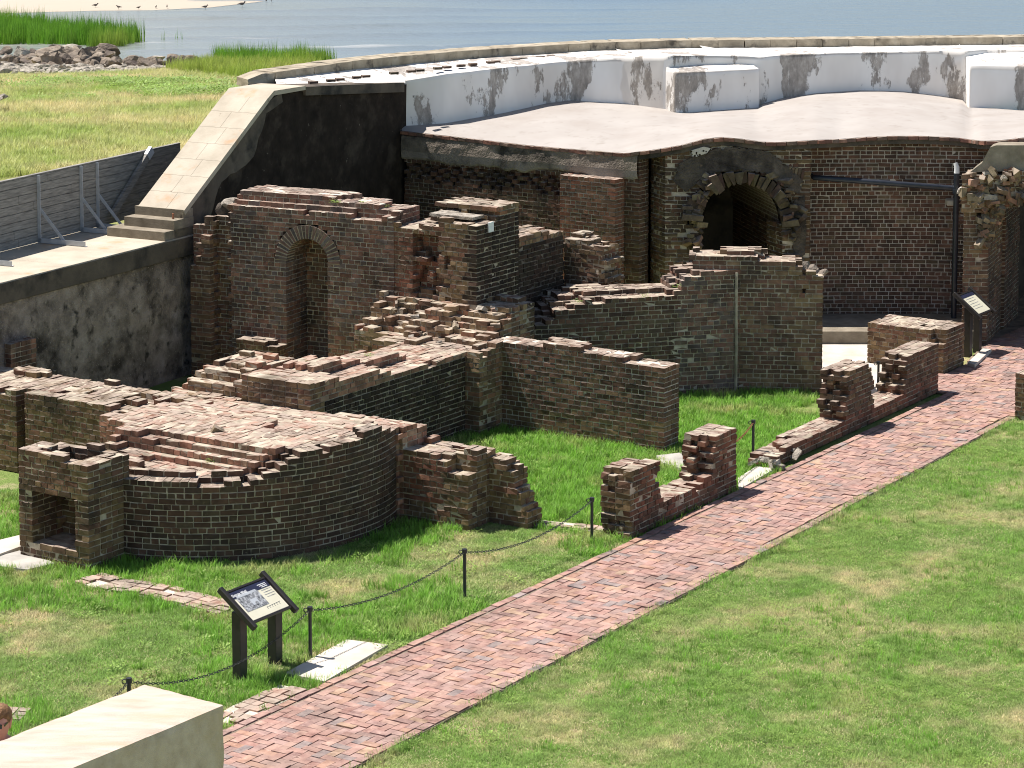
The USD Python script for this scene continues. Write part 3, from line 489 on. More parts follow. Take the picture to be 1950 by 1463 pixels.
# the white walk carries on to the left end of the coping
lw = [at(772, 157, 4.6), at(690, 160, 4.66), at(600, 166, 4.72), at(530, 172, 4.8)]; lw = np.array([[np.interp(x, [0, 1, 2, 3], [p[k] for p in lw]) for k in range(3)] for x in np.linspace(0, 3, 24)])
le_ = np.array([[np.interp(proj(p)[0] - 6, cpx, cop[:, k]) for k in range(2)] + [4.86] for p in lw]); g = np.array([lw * (1 - f) + le_ * f for f in np.linspace(0, 1, 5)]); g = wob(g[:, ::-1], 6, .04); part(t_par, 'walkway', gridmesh(g[..., 0], g[..., 1], g[..., 2]), MAT['whitewash'], smooth=50)
def block(i0, i1, back, px_b):
    a, b = TB[i0], TB[i1]; u = (b[0] - a[0])[:2]; l = np.linalg.norm(u); u = np.r_[u / l, 0]; v = V3(-u[1], u[0], 0)
    z0, z1, z2 = min(a[0][2], b[0][2]) - .2, (a[1] + b[1]) / 2, px_b
    nx, nz = 30, 14
    prof_ = [(0, z0 + (z1 - z0) * k / 10) for k in range(10)] + [(.02, z1 - .02), (.05, z1), (.15, z1 + .01)] + [(.05 + back * k / 6, z1 + (z2 - z1) * k / 6) for k in range(1, 7)]
    uu = np.r_[0, 0, .03, np.linspace(.06, l - .06, nx), l - .03, l, l]; g = []
    for dy, z in prof_: g.append([a[0] * V3(1, 1, 0) + u * x + v * (dy + (1.6 if i in (0, len(uu) - 1) else (.03 if i in (1, len(uu) - 2) else 0))) + V3(0, 0, z) for i, x in enumerate(uu)])
    g = wob(np.array(g), i0, .03); part(t_par, 'block', gridmesh(g[..., 0], g[..., 1], g[..., 2]), MAT['whitewash'], smooth=50)
block(7, 9, 1.1, 4.92); block(17, 19, 1.1, 4.92)
# low white curb and scattered bricks between parapet and coping at the left
# coping stones
t_cop = thing('coping_wall', 'weathered tan granite coping of long stones running along the sea side of the fort', 'wall')
Cs = resample(cop, 41); cr = np.random.RandomState(4)
for k in range(40):
    a, b = Cs[k], Cs[k + 1]; u = b - a; u[2] = 0; l = np.linalg.norm(u); u /= l; v = V3(-u[1], u[0], 0); j = .005
    if a[0] > 12.6: break
    hh = .21 + (.05 if k < 3 else 0) + cr.uniform(-.01, .01)
    nn = 7; g = []
    m = trimesh.creation.box((l - 2 * j, .62, hh)); m = m.subdivide().subdivide(); q = m.vertices
    e = np.minimum((l / 2 - j) - abs(q[:, 0]), .31 - abs(q[:, 1])); q[:, 2] -= np.where((q[:, 2] > 0) & (e < .02), .012, 0)
    q += .03 * (np.stack([meshkit.fbm(q * 4 + k * 7 + c * 3, 3) for c in range(3)], -1) - .5) * (2.2 if k == 0 else 1)
    if k == 0: q[:, 2] -= np.clip((-q[:, 0] + .0) * .35, 0, .2) * (q[:, 2] > 0)
    W = a + u * l / 2 + v * .31 + V3(0, 0, -hh / 2); qq = W + q[:, :1] * u + q[:, 1:2] * v + q[:, 2:] * V3(0, 0, 1)
    part(t_cop, 'coping_stone', trimesh.Trimesh(qq, m.faces, process=False), MAT['granite'])
inn = resample(cop, 60); bed = np.array([[p + V3(0, -.05 - .0, -.2 - s * .35) for p in inn] for s in (0, .5, 1)])
bedm = gridmesh(bed[::-1, :, 0], bed[::-1, :, 1], bed[::-1, :, 2]); part(t_cop, 'bed_course', bedm, MAT['rubble'])
outp = np.array([[p + V3(.12, .66, z - p[2]) for p in inn] for z in (4.84, 2.5, 0, -2.5)]); part(t_cop, 'scarp_wall', gridmesh(outp[:, ::-1, 0], outp[:, ::-1, 1], outp[:, ::-1, 2]), MAT['granite'])
sb = np.random.RandomState(9)
for k in range(30):                                        # bricks left standing along the walkway
    px = 600 + k * 16.5 + sb.uniform(-4, 4)
    if px > 1090 or 720 < px < 745 or k % 3 == 1: continue
    c = at(px, np.interp(px, [600, 700, 800, 985, 1090], [157, 145, 134, 113, 104]), 4.83); m = boxm((0, 0, 0), (.17, .11, .05), .42 + sb.uniform(-.1, .1)); m.apply_translation(c)
    single('loose_brick', m, MAT['brick'], 'dark brick in the broken row on the white walkway behind the parapet', 'brick', group='row of bricks on the walkway', tint=np.tile(np.array(PAL['dark'][k % 5]), (8, 1)))

# black tarred wall with sloping concrete ramp, stairs, terrace ---------------------------------------
RW = 1.02
def rp(px, py): u, z = onplane(T0 - TD * .0, TD, px, py); return u, z
ub, zb = rp(350, 402); ut, zt_ = rp(510, 187); ue, ze = rp(765, 158)
u2, z2 = rp(522, 173)
t = thing('tarred_wall', 'black tarred end wall sloping down as a pale concrete ramp to the terrace steps', 'wall')
def side_poly(pts, w0, w1, m, name, **k):
    g = trimesh.creation.extrude_polygon(Polygon(pts), w1 - w0, engine='earcut'); X = np.eye(4); X[:3, 0] = TD; X[:3, 1] = (0, 0, 1); X[:3, 2] = TN; X[:3, 3] = V3(T0[0], T0[1], 0) + TN * w0
    g.apply_transform(X); g.fix_normals(); return part(t, name, g, m, **k)
side_poly([(.55, 0), (.55, 2.35), (ub + .02, 2.35), (ub + .02, zb - .07), (ut, zt_ - .07), (u2, z2 - .06), (ue + .3, ze - .06), (ue + .3, 0)], .06, RW - .03, MAT['tar'], 'body')
sl = np.array([ut - ub, zt_ - zb]); Ls = np.linalg.norm(sl); sl /= Ls; nrm = np.array([-sl[1], sl[0]])
# pale concrete edge of the ramp on the wall face, with an irregular lower border
er2 = np.random.RandomState(6); lowb = [(ub - .0, zb - .1), (ub, .9)] + []
edge = [np.array([ub, zb]) + sl * s - nrm * (.42 + .5 * math.exp(-s * 1.1) + .16 * math.sin(s * 3.1 + 1) + er2.uniform(-.05, .05)) for s in np.linspace(.0, Ls, 22)]
poly = [(ub, zb - .075), (ut, zt_ - .075), (u2 + .3, z2 - .075), (u2 + .35, z2 - .25)] + [tuple(e) for e in edge[::-1]] + [(ub, zb - .9)]
side_poly(list(Polygon(poly).buffer(0).exterior.coords), .035, .075, MAT['dark_concrete'], 'edge_render')
nS = 7
for k in range(nS):
    a, b = np.array([ub, zb]) + sl * Ls * k / nS, np.array([ub, zb]) + sl * Ls * (k + 1) / nS; g_ = sl * .006
    for (w0, w1) in ((0, .55), (.556, RW)) if k % 2 else ((0, .40), (.406, RW)):
        side_poly([tuple(a + g_ * (k > 0) - nrm * .09), tuple(b - nrm * .09), tuple(b), tuple(a + g_ * (k > 0))], w0, w1, MAT['tan_concrete'], 'ramp_slab')
side_poly([(ut + .006, zt_ - .09), (u2, z2 - .09), (u2 + 1.1, z2 - .09), (u2 + 1.1, z2 - .012), (u2, z2), (ut + .006, zt_)], 0, RW, MAT['tan_concrete'], 'ramp_slab')
side_poly([(u2 + 1.106, z2 - .2), (ue + .1, ze - .2), (ue + .1, ze), (u2 + 1.106, z2 - .03)], .0, RW, MAT['dark_concrete'], 'wall_cap')
t = thing('terrace_steps', 'three weathered concrete steps at the foot of the sloping ramp', 'steps')
for k, (py, w1) in enumerate([(402, 1.10), (423, 1.26), (447, 1.42)]):
    ua = ub - .30 * k; zz = 3.04 - .165 * k
    side_poly([(ua - .30, 2.3), (ub + .3, 2.3), (ub + .3, zz - .165), (ua - .30, zz - .165)], .0 + (.0 if k == 0 else -.0), w1, MAT['step_concrete'], 'step') if k < 2 else None
side_poly([(ub - .0, 2.2), (ub + .3, 2.2), (ub + .3, 3.03), (ub - .0, 3.03)], .012, 1.08, MAT['step_concrete'], 'step')
part(t, 'bolt', trimesh.creation.cylinder(.02, .1).apply_translation(V3(*(V3(T0[0], T0[1], 0) + TD * (ub - .12) + TN * .15)) + V3(0, 0, 2.93)), MAT['rust'])
TX = lambda u, w, z: V3(T0[0], T0[1], 0) + TD * u + TN * w + V3(0, 0, z)
t = thing('terrace', 'concrete terrace of tabby with a flat tan top and shell studded dark stained face', 'terrace')
nx, nz = 90, 34; uu_ = np.linspace(-7.2, .5, nx); zz_ = np.linspace(-.1, 2.28, nz)
g = np.array([[TX(u, .045 - .03 * z / 2.3, z) for u in uu_] for z in zz_]); g = wob(g, 3, .09) - V3(0, 0, 0); part(t, 'tabby_face', gridmesh(g[..., 0], g[..., 1], g[..., 2]), MAT['tabby'])
nseg = 4
for k in range(nseg):
    ua, ub_ = -7.2 + 7.25 * k / nseg + .004, -7.2 + 7.25 * (k + 1) / nseg
    side_poly([(ua, 2.20 - (.0 if k < 2 else -.0)), (ub_, 2.20), (ub_, 2.55), (ua, 2.55)], -.02, 2.5, MAT['tan_concrete'], 'terrace_slab')
    m = boxm((0, 0, 0), (1, 1, 1))
gb = np.array([[TX(u, w, z) for u in np.linspace(-7.2, .1, 30)] for w, z in ((-.036, 2.53), (-.04, 2.2), (.1, 2.14))]); gb = wob(gb, 8, .02); part(t, 'stained_edge', gridmesh(gb[::-1, :, 0], gb[::-1, :, 1], gb[::-1, :, 2]), MAT['dark_concrete'])
part(t, 'core', boxm(TX(-3.6, 1.0, 1.05), (7.2, 1.5, 2.1), math.atan2(TD[1], TD[0])), MAT['dark_concrete'])

# timber fence with steel braces
FB0 = at(0, 482, 2.55); FB1 = at(190, 433, 2.55); fd = (FB1 - FB0); fd[2] = 0; fd /= np.linalg.norm(fd); fn = V3(-fd[1], fd[0], 0)
uL0, uL1 = -1.8, onplane(FB0, fd, 296, 300)[0] + .9
uT, zT0 = onplane(FB0, fd, 65, 331); _, zT1 = onplane(FB0, fd, 280, 292)
zTop = (zT0 + zT1) / 2
t = thing('timber_fence', 'weathered grey timber plank fence standing along the back of the terrace', 'fence')
fr_ = np.random.RandomState(12); nb = 8; hb = (zTop - 2.56) / nb
for r in range(nb):
    u = uL0 + fr_.uniform(-1, 0)
    while u < uL1:
        l = fr_.choice([1.6, 2.4, 3.2]); a, b = max(u, uL0) + .003, min(u + l, uL1) - .003; u += l
        if b - a < .1: continue
        m = boxm((0, 0, 0), (b - a, .045, hb - .008), 0, .004); m.vertices += 0
        m.apply_transform(trimesh.transformations.rotation_matrix(math.atan2(fd[1], fd[0]), [0, 0, 1])); m.apply_translation(FB0 * V3(1, 1, 0) + fd * (a + b) / 2 + fn * (.03 + fr_.uniform(-.004, .004)) + V3(0, 0, 2.56 + hb * (r + .5)))
        part(t, 'plank', m, MAT['timber'])
part(t, 'cap_board', boxm(FB0 * V3(1, 1, 0) + fd * (uL0 + uL1) / 2 + fn * .04 + V3(0, 0, zTop + .012), (uL1 - uL0, .07, .022), math.atan2(fd[1], fd[0])), MAT['timber'])
def brace(name, u, label):
    x = FB0 * V3(1, 1, 0) + fd * u; hgt = zTop - 2.555
    t = thing(name, label, 'fence brace', x + V3(0, 0, 2.554), math.atan2(fd[1], fd[0]), 'steel braces along the timber fence')
    up = MB().tm(boxm((0, -.0, hgt / 2), (.07, .008, hgt))).tm(boxm((-.031, -.034, hgt / 2), (.008, .06, hgt)));  part(t, 'upright', up.mesh(), MAT['galvanised'])
    # floor angle towards the terrace edge (local -y)
    fl = MB().tm(boxm((-.031, -.50, .045), (.008, 1.0, .09))).tm(boxm((0, -.50, .004), (.07, 1.0, .008))); part(t, 'floor_angle', fl.mesh(), MAT['galvanised'])
    a, b = V3(-.02, -.01, .62), V3(-.02, -.52, .07); dr = b - a; l = np.linalg.norm(dr); m = boxm((0, 0, 0), (.012, l, .055)); m.apply_transform(trimesh.transformations.rotation_matrix(math.atan2(dr[2], dr[1]) , [1, 0, 0])); m.apply_translation((a + b) / 2 + V3(.028, 0, 0)); part(t, 'strut', m, MAT['galvanised'])
    part(t, 'bolt', trimesh.creation.cylinder(.018, .04, sections=8, transform=trimesh.transformations.rotation_matrix(math.pi / 2, [0, 1, 0])).apply_translation(b + V3(.0, .02, .0)), MAT['galvanised'])
    return t
for (px, py), lb in zip([(-62, 500), (66, 462), (157, 442), (187, 434)], ['steel fence brace cut by the left edge, only its foot in view', 'steel fence brace standing alone left of the close pair', 'left brace of the close pair of steel fence braces', 'steel fence brace nearest to the concrete steps']):
    brace('fence_brace', (at(px, py, 2.55) - FB0) @ fd, lb)
t = thing('leaning_beam', 'dark timber beam leaning on the fence beside the ramp', 'beam')
q0, q1 = FB0 * V3(1, 1, 0) + fd * onplane(FB0, fd, 203, 395)[0] + V3(0, 0, 2.75) - fn * .12, FB0 * V3(1, 1, 0) + fd * onplane(FB0, fd, 284, 300)[0] + V3(0, 0, zTop + .02) - fn * .05
dr = q1 - q0; l = np.linalg.norm(dr); dr /= l; sd_ = np.cross(dr, fn); sd_ /= np.linalg.norm(sd_); m = trimesh.Trimesh(cbox(q0, (0, l), (-.03, .03), (-.07, .07), dr, fn, sd_), BF, process=False); m.fix_normals(); part(t, 'beam', m, MAT['timber'])
part(t, 'metal_strap', trimesh.Trimesh(cbox(q0, (l - .2, l + .01), (-.036, .036), (-.076, .076), dr, fn, sd_), BF, process=False), MAT['galvanised'])

# ================================================================== RUINED QUARTERS
# fireplace block
t = thing('fireplace', 'ruined square brick fireplace with an open hearth at the left front', 'fireplace', P(-9.97, 4.68))
F0 = P(-9.97, 4.68); tp = prof(F0, -BX, [(47, 853), (90, 862), (130, 880), (174, 895)])
lay(t, 1.26, .84, flat(V3(0, 0, 0), -BX, AX), lambda u, v: tp(u) - (.1 if v > .5 and u < .5 else 0), mask=lambda u, v, w: not ((.24 < u < 1.02 and v < .6 and .2 < w < .98) or (.3 < u < .96 and .24 < v < .72 and w >= .98)), noise=.3, seed=21, pal=lambda u, w: 'olive' if (w < .5 or u > .9) else 'brown', jit=1.3, bias=.92)
# bread oven base with curved front
oc, orad = (-6.57, 3.98), 2.74
ph0, ph1 = math.radians(190), math.radians(289); OL = (ph1 - ph0) * orad
t = thing('oven_base', 'large rounded brick oven base with a stepped broken top, right of the fireplace', 'oven', P(*oc))
def omap(u, v, w):
    a = ph0 + u / orad; r = orad - v; return AX * r * math.cos(a) + BX * r * math.sin(a) + V3(0, 0, w)
def otop(u, v):
    f = u / OL
    return float(np.interp(f, [0, .40, .44, .50, .54, .9, .96, 1], [1.08, 1.08, 1.18, 1.30, 1.42, 1.50, 1.42, 1.25])) + (.08 if f < .40 and v > .18 else 0)
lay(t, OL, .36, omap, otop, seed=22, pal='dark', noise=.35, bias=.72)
oab = lambda u, v: (-9.3 + v, 5.3 - u)
def fmask(u, v, w):
    a, b = oab(u, v); dx, dy = a - oc[0], b - oc[1]; r = math.hypot(dx, dy); ph = math.degrees(math.atan2(dy, dx)) % 360
    if a > -5.62 and b < 1.36: return False
    if a > -4.95: return False
    if b > 4.6 and a < -7.6 - (5.3 - b) * .3: return False
    if r > orad - .36 and 188 < ph < 290: return False
    if ph > 290 and a < -5.4 and b < 1.35: return False
    return not (a < -9.1)
def ftop(u, v):
    a, b = oab(u, v); lo = 1.16; hi = float(np.interp(a + .25 * (b - 1.5), [-8.1, -5.6, -4.4], [1.46, 1.38, 1.2]))
    e = a + 8.22 - .08 * math.sin(b * 2.2) + .10 * (b - 3)
    return lo + (hi - lo) * min(1, max(0, e / .36))
lay(t, 4.2, 4.5, flat(P(-9.3, 5.3) - P(*oc), -BX, AX), ftop, mask=fmask, seed=23, pal='worn', noise=.22, jit=1.15)
m = boxm((0, 0, 0), (.16, .1, .12)); m.apply_transform(trimesh.transformations.rotation_matrix(.6, [.3, 1, .4])); single('loose_brick', m.apply_translation(at(414, 822, 1.44)), MAT['brick'], 'single broken brick lying loose on the flat oven top', 'brick', tint=np.tile((.17, .13, .08), (8, 1)))
lay(thing('hearth_link_wall', 'low dark brick stub joining the fireplace to the rounded oven', 'wall', P(-9.13, 3.98)), .6, .6, flat(V3(0, 0, 0), -BX, AX), lambda u, v: 1.0, seed=24, pal='dark', noise=.6)

# left boundary wall
L0 = P(-6.6, 9.6); t = thing('left_room_wall', 'thick low brick wall with rubble topped end entering from the left edge', 'wall', L0); tp = prof(L0, -BX, [(0, 742), (165, 770), (255, 790)])
lay(t, 4.44, 1.2, flat(V3(0, 0, 0), -BX, AX), lambda u, v: tp(u) - (.10 if (u > 3.6 and v < .15) else 0) + (.05 if v > .8 else 0), mask=lambda u, v, w: not (v < .24 and 1.66 < u < 1.86), seed=25, pal='olive', noise=.35, bias=.9, jit=1.3)
rb = np.random.RandomState(31)
for k in range(16):
    m = rockmesh(rb.uniform(.16, .36), 60 + k, .5); m.apply_transform(trimesh.transformations.rotation_matrix(rb.uniform(0, 6), [0, 0, 1])); m.apply_translation(flat(L0, -BX, AX)(rb.uniform(.2, 2.5), rb.uniform(.4, 1.1), 1.27 + rb.uniform(-.06, .06))); part(t, 'rubble_lump', m, MAT['rubble'])
S0 = P(-4.9, 10.6); lay(thing('far_left_stub', 'small raised brick stub at the left edge in front of the tabby face', 'wall', S0), .96, .6, flat(V3(0, 0, 0), -BX, AX), lambda u, v: 1.52, seed=26, pal='worn', noise=.4)

# stepped pile next to the thick wall
K0 = P(-5.3, 6.45); t = thing('stepped_brick_pile', 'broken brick pile rising in ragged steps to a flat slab of brick', 'ruin', K0)
lay(t, 1.56, 1.8, flat(V3(0, 0, 0), -BX, AX), lambda u, v: min(1.62, .95 + .75 * min(v * .9 + .08, 1) + .0, .85 + 1.0 * (u + .1)), seed=27, pal='rubbly', noise=1.0, jit=2.2)
# thick cross wall (right wall of the far-left room)
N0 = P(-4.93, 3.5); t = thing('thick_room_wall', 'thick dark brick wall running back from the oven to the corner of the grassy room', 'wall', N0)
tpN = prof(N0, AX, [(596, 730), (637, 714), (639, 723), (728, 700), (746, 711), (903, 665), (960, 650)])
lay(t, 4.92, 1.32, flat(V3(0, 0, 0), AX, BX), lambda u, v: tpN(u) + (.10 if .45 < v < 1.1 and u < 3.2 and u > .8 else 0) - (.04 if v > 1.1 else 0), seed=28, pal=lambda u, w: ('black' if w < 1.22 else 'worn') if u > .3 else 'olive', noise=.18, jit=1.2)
# rubble pyramid at the junction
J0 = P(-.75, 6.1); t = thing('rubble_junction', 'heap of broken brick courses climbing from the wall corner towards the tall chimney block', 'ruin', J0)
def jtop(u, v):
    a, b = v - .75, 6.1 - u
    z = 1.36 + .62 * np.clip((a + .25) / 1.1, 0, 1) - .28 * np.clip((3.75 - b) / .6, 0, 1) * (a > 0)
    return float(z + .16 * (meshkit.fbm(np.array([[u * 2.6, v * 2.6, 3.]]), 3)[0] - .5) * 2)
lay(t, 2.88, 2.16, flat(V3(0, 0, 0), -BX, AX), jtop, mask=lambda u, v, w: not (u > 2.6 and v > 1.0) and not (u < .7 and v < .5), seed=29, pal='rubbly', noise=.8, jit=1.6)
rj = np.random.RandomState(17)
for k in range(18):
    u, v = rj.uniform(.3, 2.6), rj.uniform(.2, 1.5); m = bit(rj.uniform(.06, .11), 500 + k); m.apply_translation(flat(V3(0, 0, 0), -BX, AX)(u, v, jtop(u, v) + .02)); part(t, 'loose_chunk', m, MAT['rubble' if k % 4 == 0 else 'brick'], tint=np.tile(np.array(PAL['rubbly'][k % 5]), (8, 1)))
# room partition W
W0 = P(-.07, 3.5); t = thing('room_partition', 'long brick partition wall with a stepped broken top between the two grassy rooms', 'wall', W0)
tpW = prof(W0, -BX, [(905, 655), (964, 651), (1047, 657), (1050, 653), (1098, 660), (1101, 668), (1148, 675), (1150, 682), (1204, 689), (1209, 697), (1265, 705)])
lay(t, 3.36, .48, flat(V3(0, 0, 0), -BX, AX), lambda u, v: tpW(u), seed=30, pal=lambda u, w: 'olive' if (w < .55 and u > 2.6) or (w < .35) else 'brown', noise=.35, nsingle=300, jit=.85, mort='mortar_pale')
# stubs at the near end of the first room
A0 = P(-5.57, 1.36); t = thing('broken_wall_stub', 'broken brick wall stub with reddish face right of the oven', 'wall', A0)
tpA = prof(A0, -BX, [(761, 851), (823, 860), (870, 868)])
def amask(u, v, w):
    if u > .78 and v < .26: return w < .78 - (.0 if u < .95 else .0)
    if u > .62 and v < .14: return w < .98
    return True
lay(t, 1.14, .72, flat(V3(0, 0, 0), -BX, AX), lambda u, v: tpA(u) - (.06 if v > .45 and u > .5 else 0), mask=amask, seed=33, pal=lambda u, w: 'red' if u < .72 and .3 < w < .9 else 'olive', noise=.7, jit=1.6)
B0 = P(-5.02, .28); t = thing('ragged_wall_end', 'ragged toothed end of brick wall beside the doorway gap, right of the reddish stub', 'wall', B0)
lay(t, .78, .36, flat(V3(0, 0, 0), -BX, AX), lambda u, v: .94 if u < .42 else (.86 if u < .56 else .86), mask=lambda u, v, w: u < np.interp(w, [0, .2, .45, .6, .72, .8, .95], [.76, .7, .56, .46, .42, .56, .5]) + .05 * math.sin(w * 78), seed=34, pal='olive', noise=.7, jit=1.8)

# porch walls along the path
Q0 = P(-4.68, -1.92); t = thing('front_porch_wall', 'low brick porch wall with two ragged piers, nearest beside the path', 'wall', Q0)
def p1top(u, v):
    if u < .87: return .94
    if u < 2.34: return .32 + .02 * (u > 1.6)
    return .97
def p1mask(u, v, w):
    if v < .0: return False
    lo = np.interp(w, [0, .2, .5, .8, .95], [.0, .06, -.05, .0, .12]) + .06 * math.sin(w * 60 + v * 14)
    if u < lo * (1 if v > .1 else .4): return False
    if u > 2.2 and w > .36:                # torn left flank of the second pier
        return u > 2.36 + .10 * math.sin(w * 41 + v * 17) + (.16 if v > .2 and w < .6 else 0) * -1 + (.08 if v < .2 else 0)
    return True
lay(t, 3.18, .48, flat(V3(0, 0, 0), AX, BX), p1top, mask=p1mask, seed=35, pal=lambda u, w: 'olive' if u < .2 else 'red', noise=.5, jit=1.7, bias=.86)
R0 = P(.02, -1.8); t = thing('rear_porch_wall', 'low brick porch wall with two tidy piers and a tumbled left end, farther along the path', 'wall', R0)
def p2top(u, v):
    if u < .5: return .16
    if u < 1.15: return .26 - (.06 if v > .25 else 0)
    if u < 2.5: return .27
    if u < 3.56: return 1.03
    if u < 4.86: return .27
    return .87
lay(t, 6.24, .48, flat(V3(0, 0, 0), AX, BX), lambda u, v: p2top(u, v) + (.12 * (u < 1.2) * (random.Random(int(u * 50)).random() - .5)), mask=lambda u, v, w: not (u < .9 and w > .2 and math.sin(u * 25 + v * 30) > .3), seed=36, pal=lambda u, w: 'brown' if w > .3 else 'red', noise=.15, jit=1.0, bias=.92)
rb = np.random.RandomState(5)
for k in range(14):
    m = bit(rb.uniform(.06, .11), 90 + k); m.apply_translation(flat(V3(0, 0, 0), AX, BX)(rb.uniform(-.35, .75), rb.uniform(-.12, .35), .05 + rb.uniform(0, .1))); part(t, 'loose_chunk', m, MAT['rubble'])
E0 = at(1932, 800); t = thing('path_pier', 'brick pier cut by the right edge on the lawn side of the path', 'pier', E0)
lay(t, .6, .48, flat(V3(0, 0, 0), -BX, AX), lambda u, v: .80, seed=37, pal='olive', noise=.3)
# room two back wall: V and Y
VD = V3(.968, .25, 0); VB = V3(-.25, .968, 0); VO = V3(-.53, 44.261, 0)
t = thing('rear_room_wall', 'brick rear wall of the grassy room climbing in broken steps to the right', 'wall', VO)
tpV = prof(VO, VD, [(978, 634), (1028, 617), (1068, 592), (1090, 582), (1115, 575), (1200, 569), (1284, 562), (1286, 553), (1300, 545), (1302, 533), (1322, 523), (1324, 519), (1410, 515)])
lay(t, 4.68, 1.08, flat(V3(0, 0, 0), VD, VB), lambda u, v: tpV(u) + (.08 if v > .35 and u < 3.9 else 0), mask=lambda u, v, w: v < .84 or u < 2.4, seed=38, pal=lambda u, w: 'dark' if u < 3.5 else 'grey', noise=.5, jit=1.3)
part(t, 'mortar_seam', tube([V3(4.61, -.012, 0), V3(4.615, -.02, .8), V3(4.605, -.015, 1.5), V3(4.61, -.01, 2.12)] @ np.array([VD, VB, [0, 0, 1]]), .03, 6), MAT['mortar'])
YD = V3(.996, -.09, 0); YB = V3(.09, .996, 0); YO = V3(3.05, 45.52, 0)
t = thing('tall_room_wall', 'tallest brick wall of the grassy room, right of the pale vertical mortar seam', 'wall', YO)
tpY = prof(YO, YD, [(1312, 484), (1378, 487), (1410, 490), (1523, 503), (1530, 514), (1545, 521), (1568, 528), (1600, 534)])
lay(t, 2.4, .6, flat(V3(0, 0, 0), YD, YB), lambda u, v: tpY(u) + (.09 if .62 < u < 1.45 and v > .1 else 0), mask=lambda u, v, w: not (u < .10 + .05 * math.sin(w * 50)) and not (2.02 < u < 2.10 and w > 1.62 and v < .12), seed=39, pal=lambda u, w: 'olive' if u > 1.9 or w < .25 else 'brown', noise=.4, jit=1.2)
for k in range(4): part(t, 'rubble_lump', rockmesh(.17, 640 + k, .7).apply_translation(YD * (2.08 + .1 * k) + YB * .3 + V3(0, 0, 2.2 - .05 * k)), MAT['band_concrete'])
# tower, flank block and low block behind the rooms
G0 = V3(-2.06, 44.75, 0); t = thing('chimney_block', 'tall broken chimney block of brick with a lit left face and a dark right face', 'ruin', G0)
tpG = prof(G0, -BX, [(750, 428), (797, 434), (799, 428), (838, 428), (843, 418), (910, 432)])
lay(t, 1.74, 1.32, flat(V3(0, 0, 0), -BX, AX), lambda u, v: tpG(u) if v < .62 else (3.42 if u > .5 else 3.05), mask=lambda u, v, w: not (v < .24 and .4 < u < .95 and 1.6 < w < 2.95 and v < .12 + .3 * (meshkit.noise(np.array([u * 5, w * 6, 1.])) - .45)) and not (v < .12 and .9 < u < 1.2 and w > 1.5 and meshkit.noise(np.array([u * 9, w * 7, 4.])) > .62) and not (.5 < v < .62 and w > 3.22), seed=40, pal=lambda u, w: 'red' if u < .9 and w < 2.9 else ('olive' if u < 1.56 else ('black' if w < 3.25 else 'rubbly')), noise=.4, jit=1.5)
part(t, 'mortar_cap', boxm(flat(V3(0, 0, 0), -BX, AX)(1.05, .42, 3.27), (.9, .35, .05), math.atan2(-BX[1], -BX[0])), MAT['rubble'])
part(t, 'mortar_lump', rockmesh(.28, 71, .4).apply_translation(flat(V3(0, 0, 0), -BX, AX)(.75, .66, 3.28)), MAT['rubble'])
part(t, 'white_tag', boxm(flat(V3(0, 0, 0), -BX, AX)(1.752, .42, 3.13), (.16, .02, .17), math.atan2(AX[1], AX[0])), MAT['panel_white'])
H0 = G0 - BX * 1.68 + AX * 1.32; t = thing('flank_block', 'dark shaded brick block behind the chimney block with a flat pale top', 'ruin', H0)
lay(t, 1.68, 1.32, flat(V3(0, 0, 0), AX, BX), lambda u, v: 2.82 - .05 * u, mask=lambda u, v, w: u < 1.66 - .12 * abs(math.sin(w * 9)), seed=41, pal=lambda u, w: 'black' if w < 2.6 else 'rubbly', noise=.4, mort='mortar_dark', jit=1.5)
X0 = P(*toab(H0 + AX * 1.66 + BX * .04)) ; t = thing('low_brick_block', 'small broken brick block with a few loose bricks on top, left of the square pier', 'ruin', X0)
lay(t, .96, .6, flat(V3(0, 0, 0), -BX, AX), lambda u, v: 2.52 - .08 * (u > .6) + (.08 if u < .5 and v > .2 else 0), mask=lambda u, v, w: u < .92 - .14 * abs(math.sin(w * 11 + 1)), seed=42, pal='olive', noise=1.0, jit=2.0)
# niche wall
I0 = V3(-5.71, 46.5, 0); ID = V3(.9, -.436, 0); IB = V3(.436, .9, 0)
t = thing('niche_wall', 'brick wall with a round headed arched niche below the black tarred wall', 'wall', I0)
nz0, ncx, nR = 2.29, 2.36, .42
def ntop(u, v):
    if u < .75: return 2.95 - .5 * (.4 - u) * (u < .4)
    return float(np.interp(u, [.75, .85, 2.7, 3.4, 4.1], [3.3, 3.46, 3.42, 3.34, 3.3])) - (.22 if v < .2 and u < 3.9 else 0) * (1 if v < .12 else .5)
def nmask(u, v, w):
    if u < .80 and u > .42 and v < .13: return False
    x = u - ncx
    if v < .72 and abs(x) < nR and .35 < w < nz0: return False
    rr_ = math.hypot(x, w - nz0)
    if w >= nz0 and ((v < .72 and rr_ < nR) or (v < .24 and rr_ < nR + .245)): return False
    return True
lay(t, 4.08, .96, flat(V3(0, 0, 0), ID, IB), ntop, mask=nmask, seed=43, pal=lambda u, w: 'grey' if u > .8 else 'brown', noise=.3, jit=.8, bias=1.05, mort='mortar_pale')
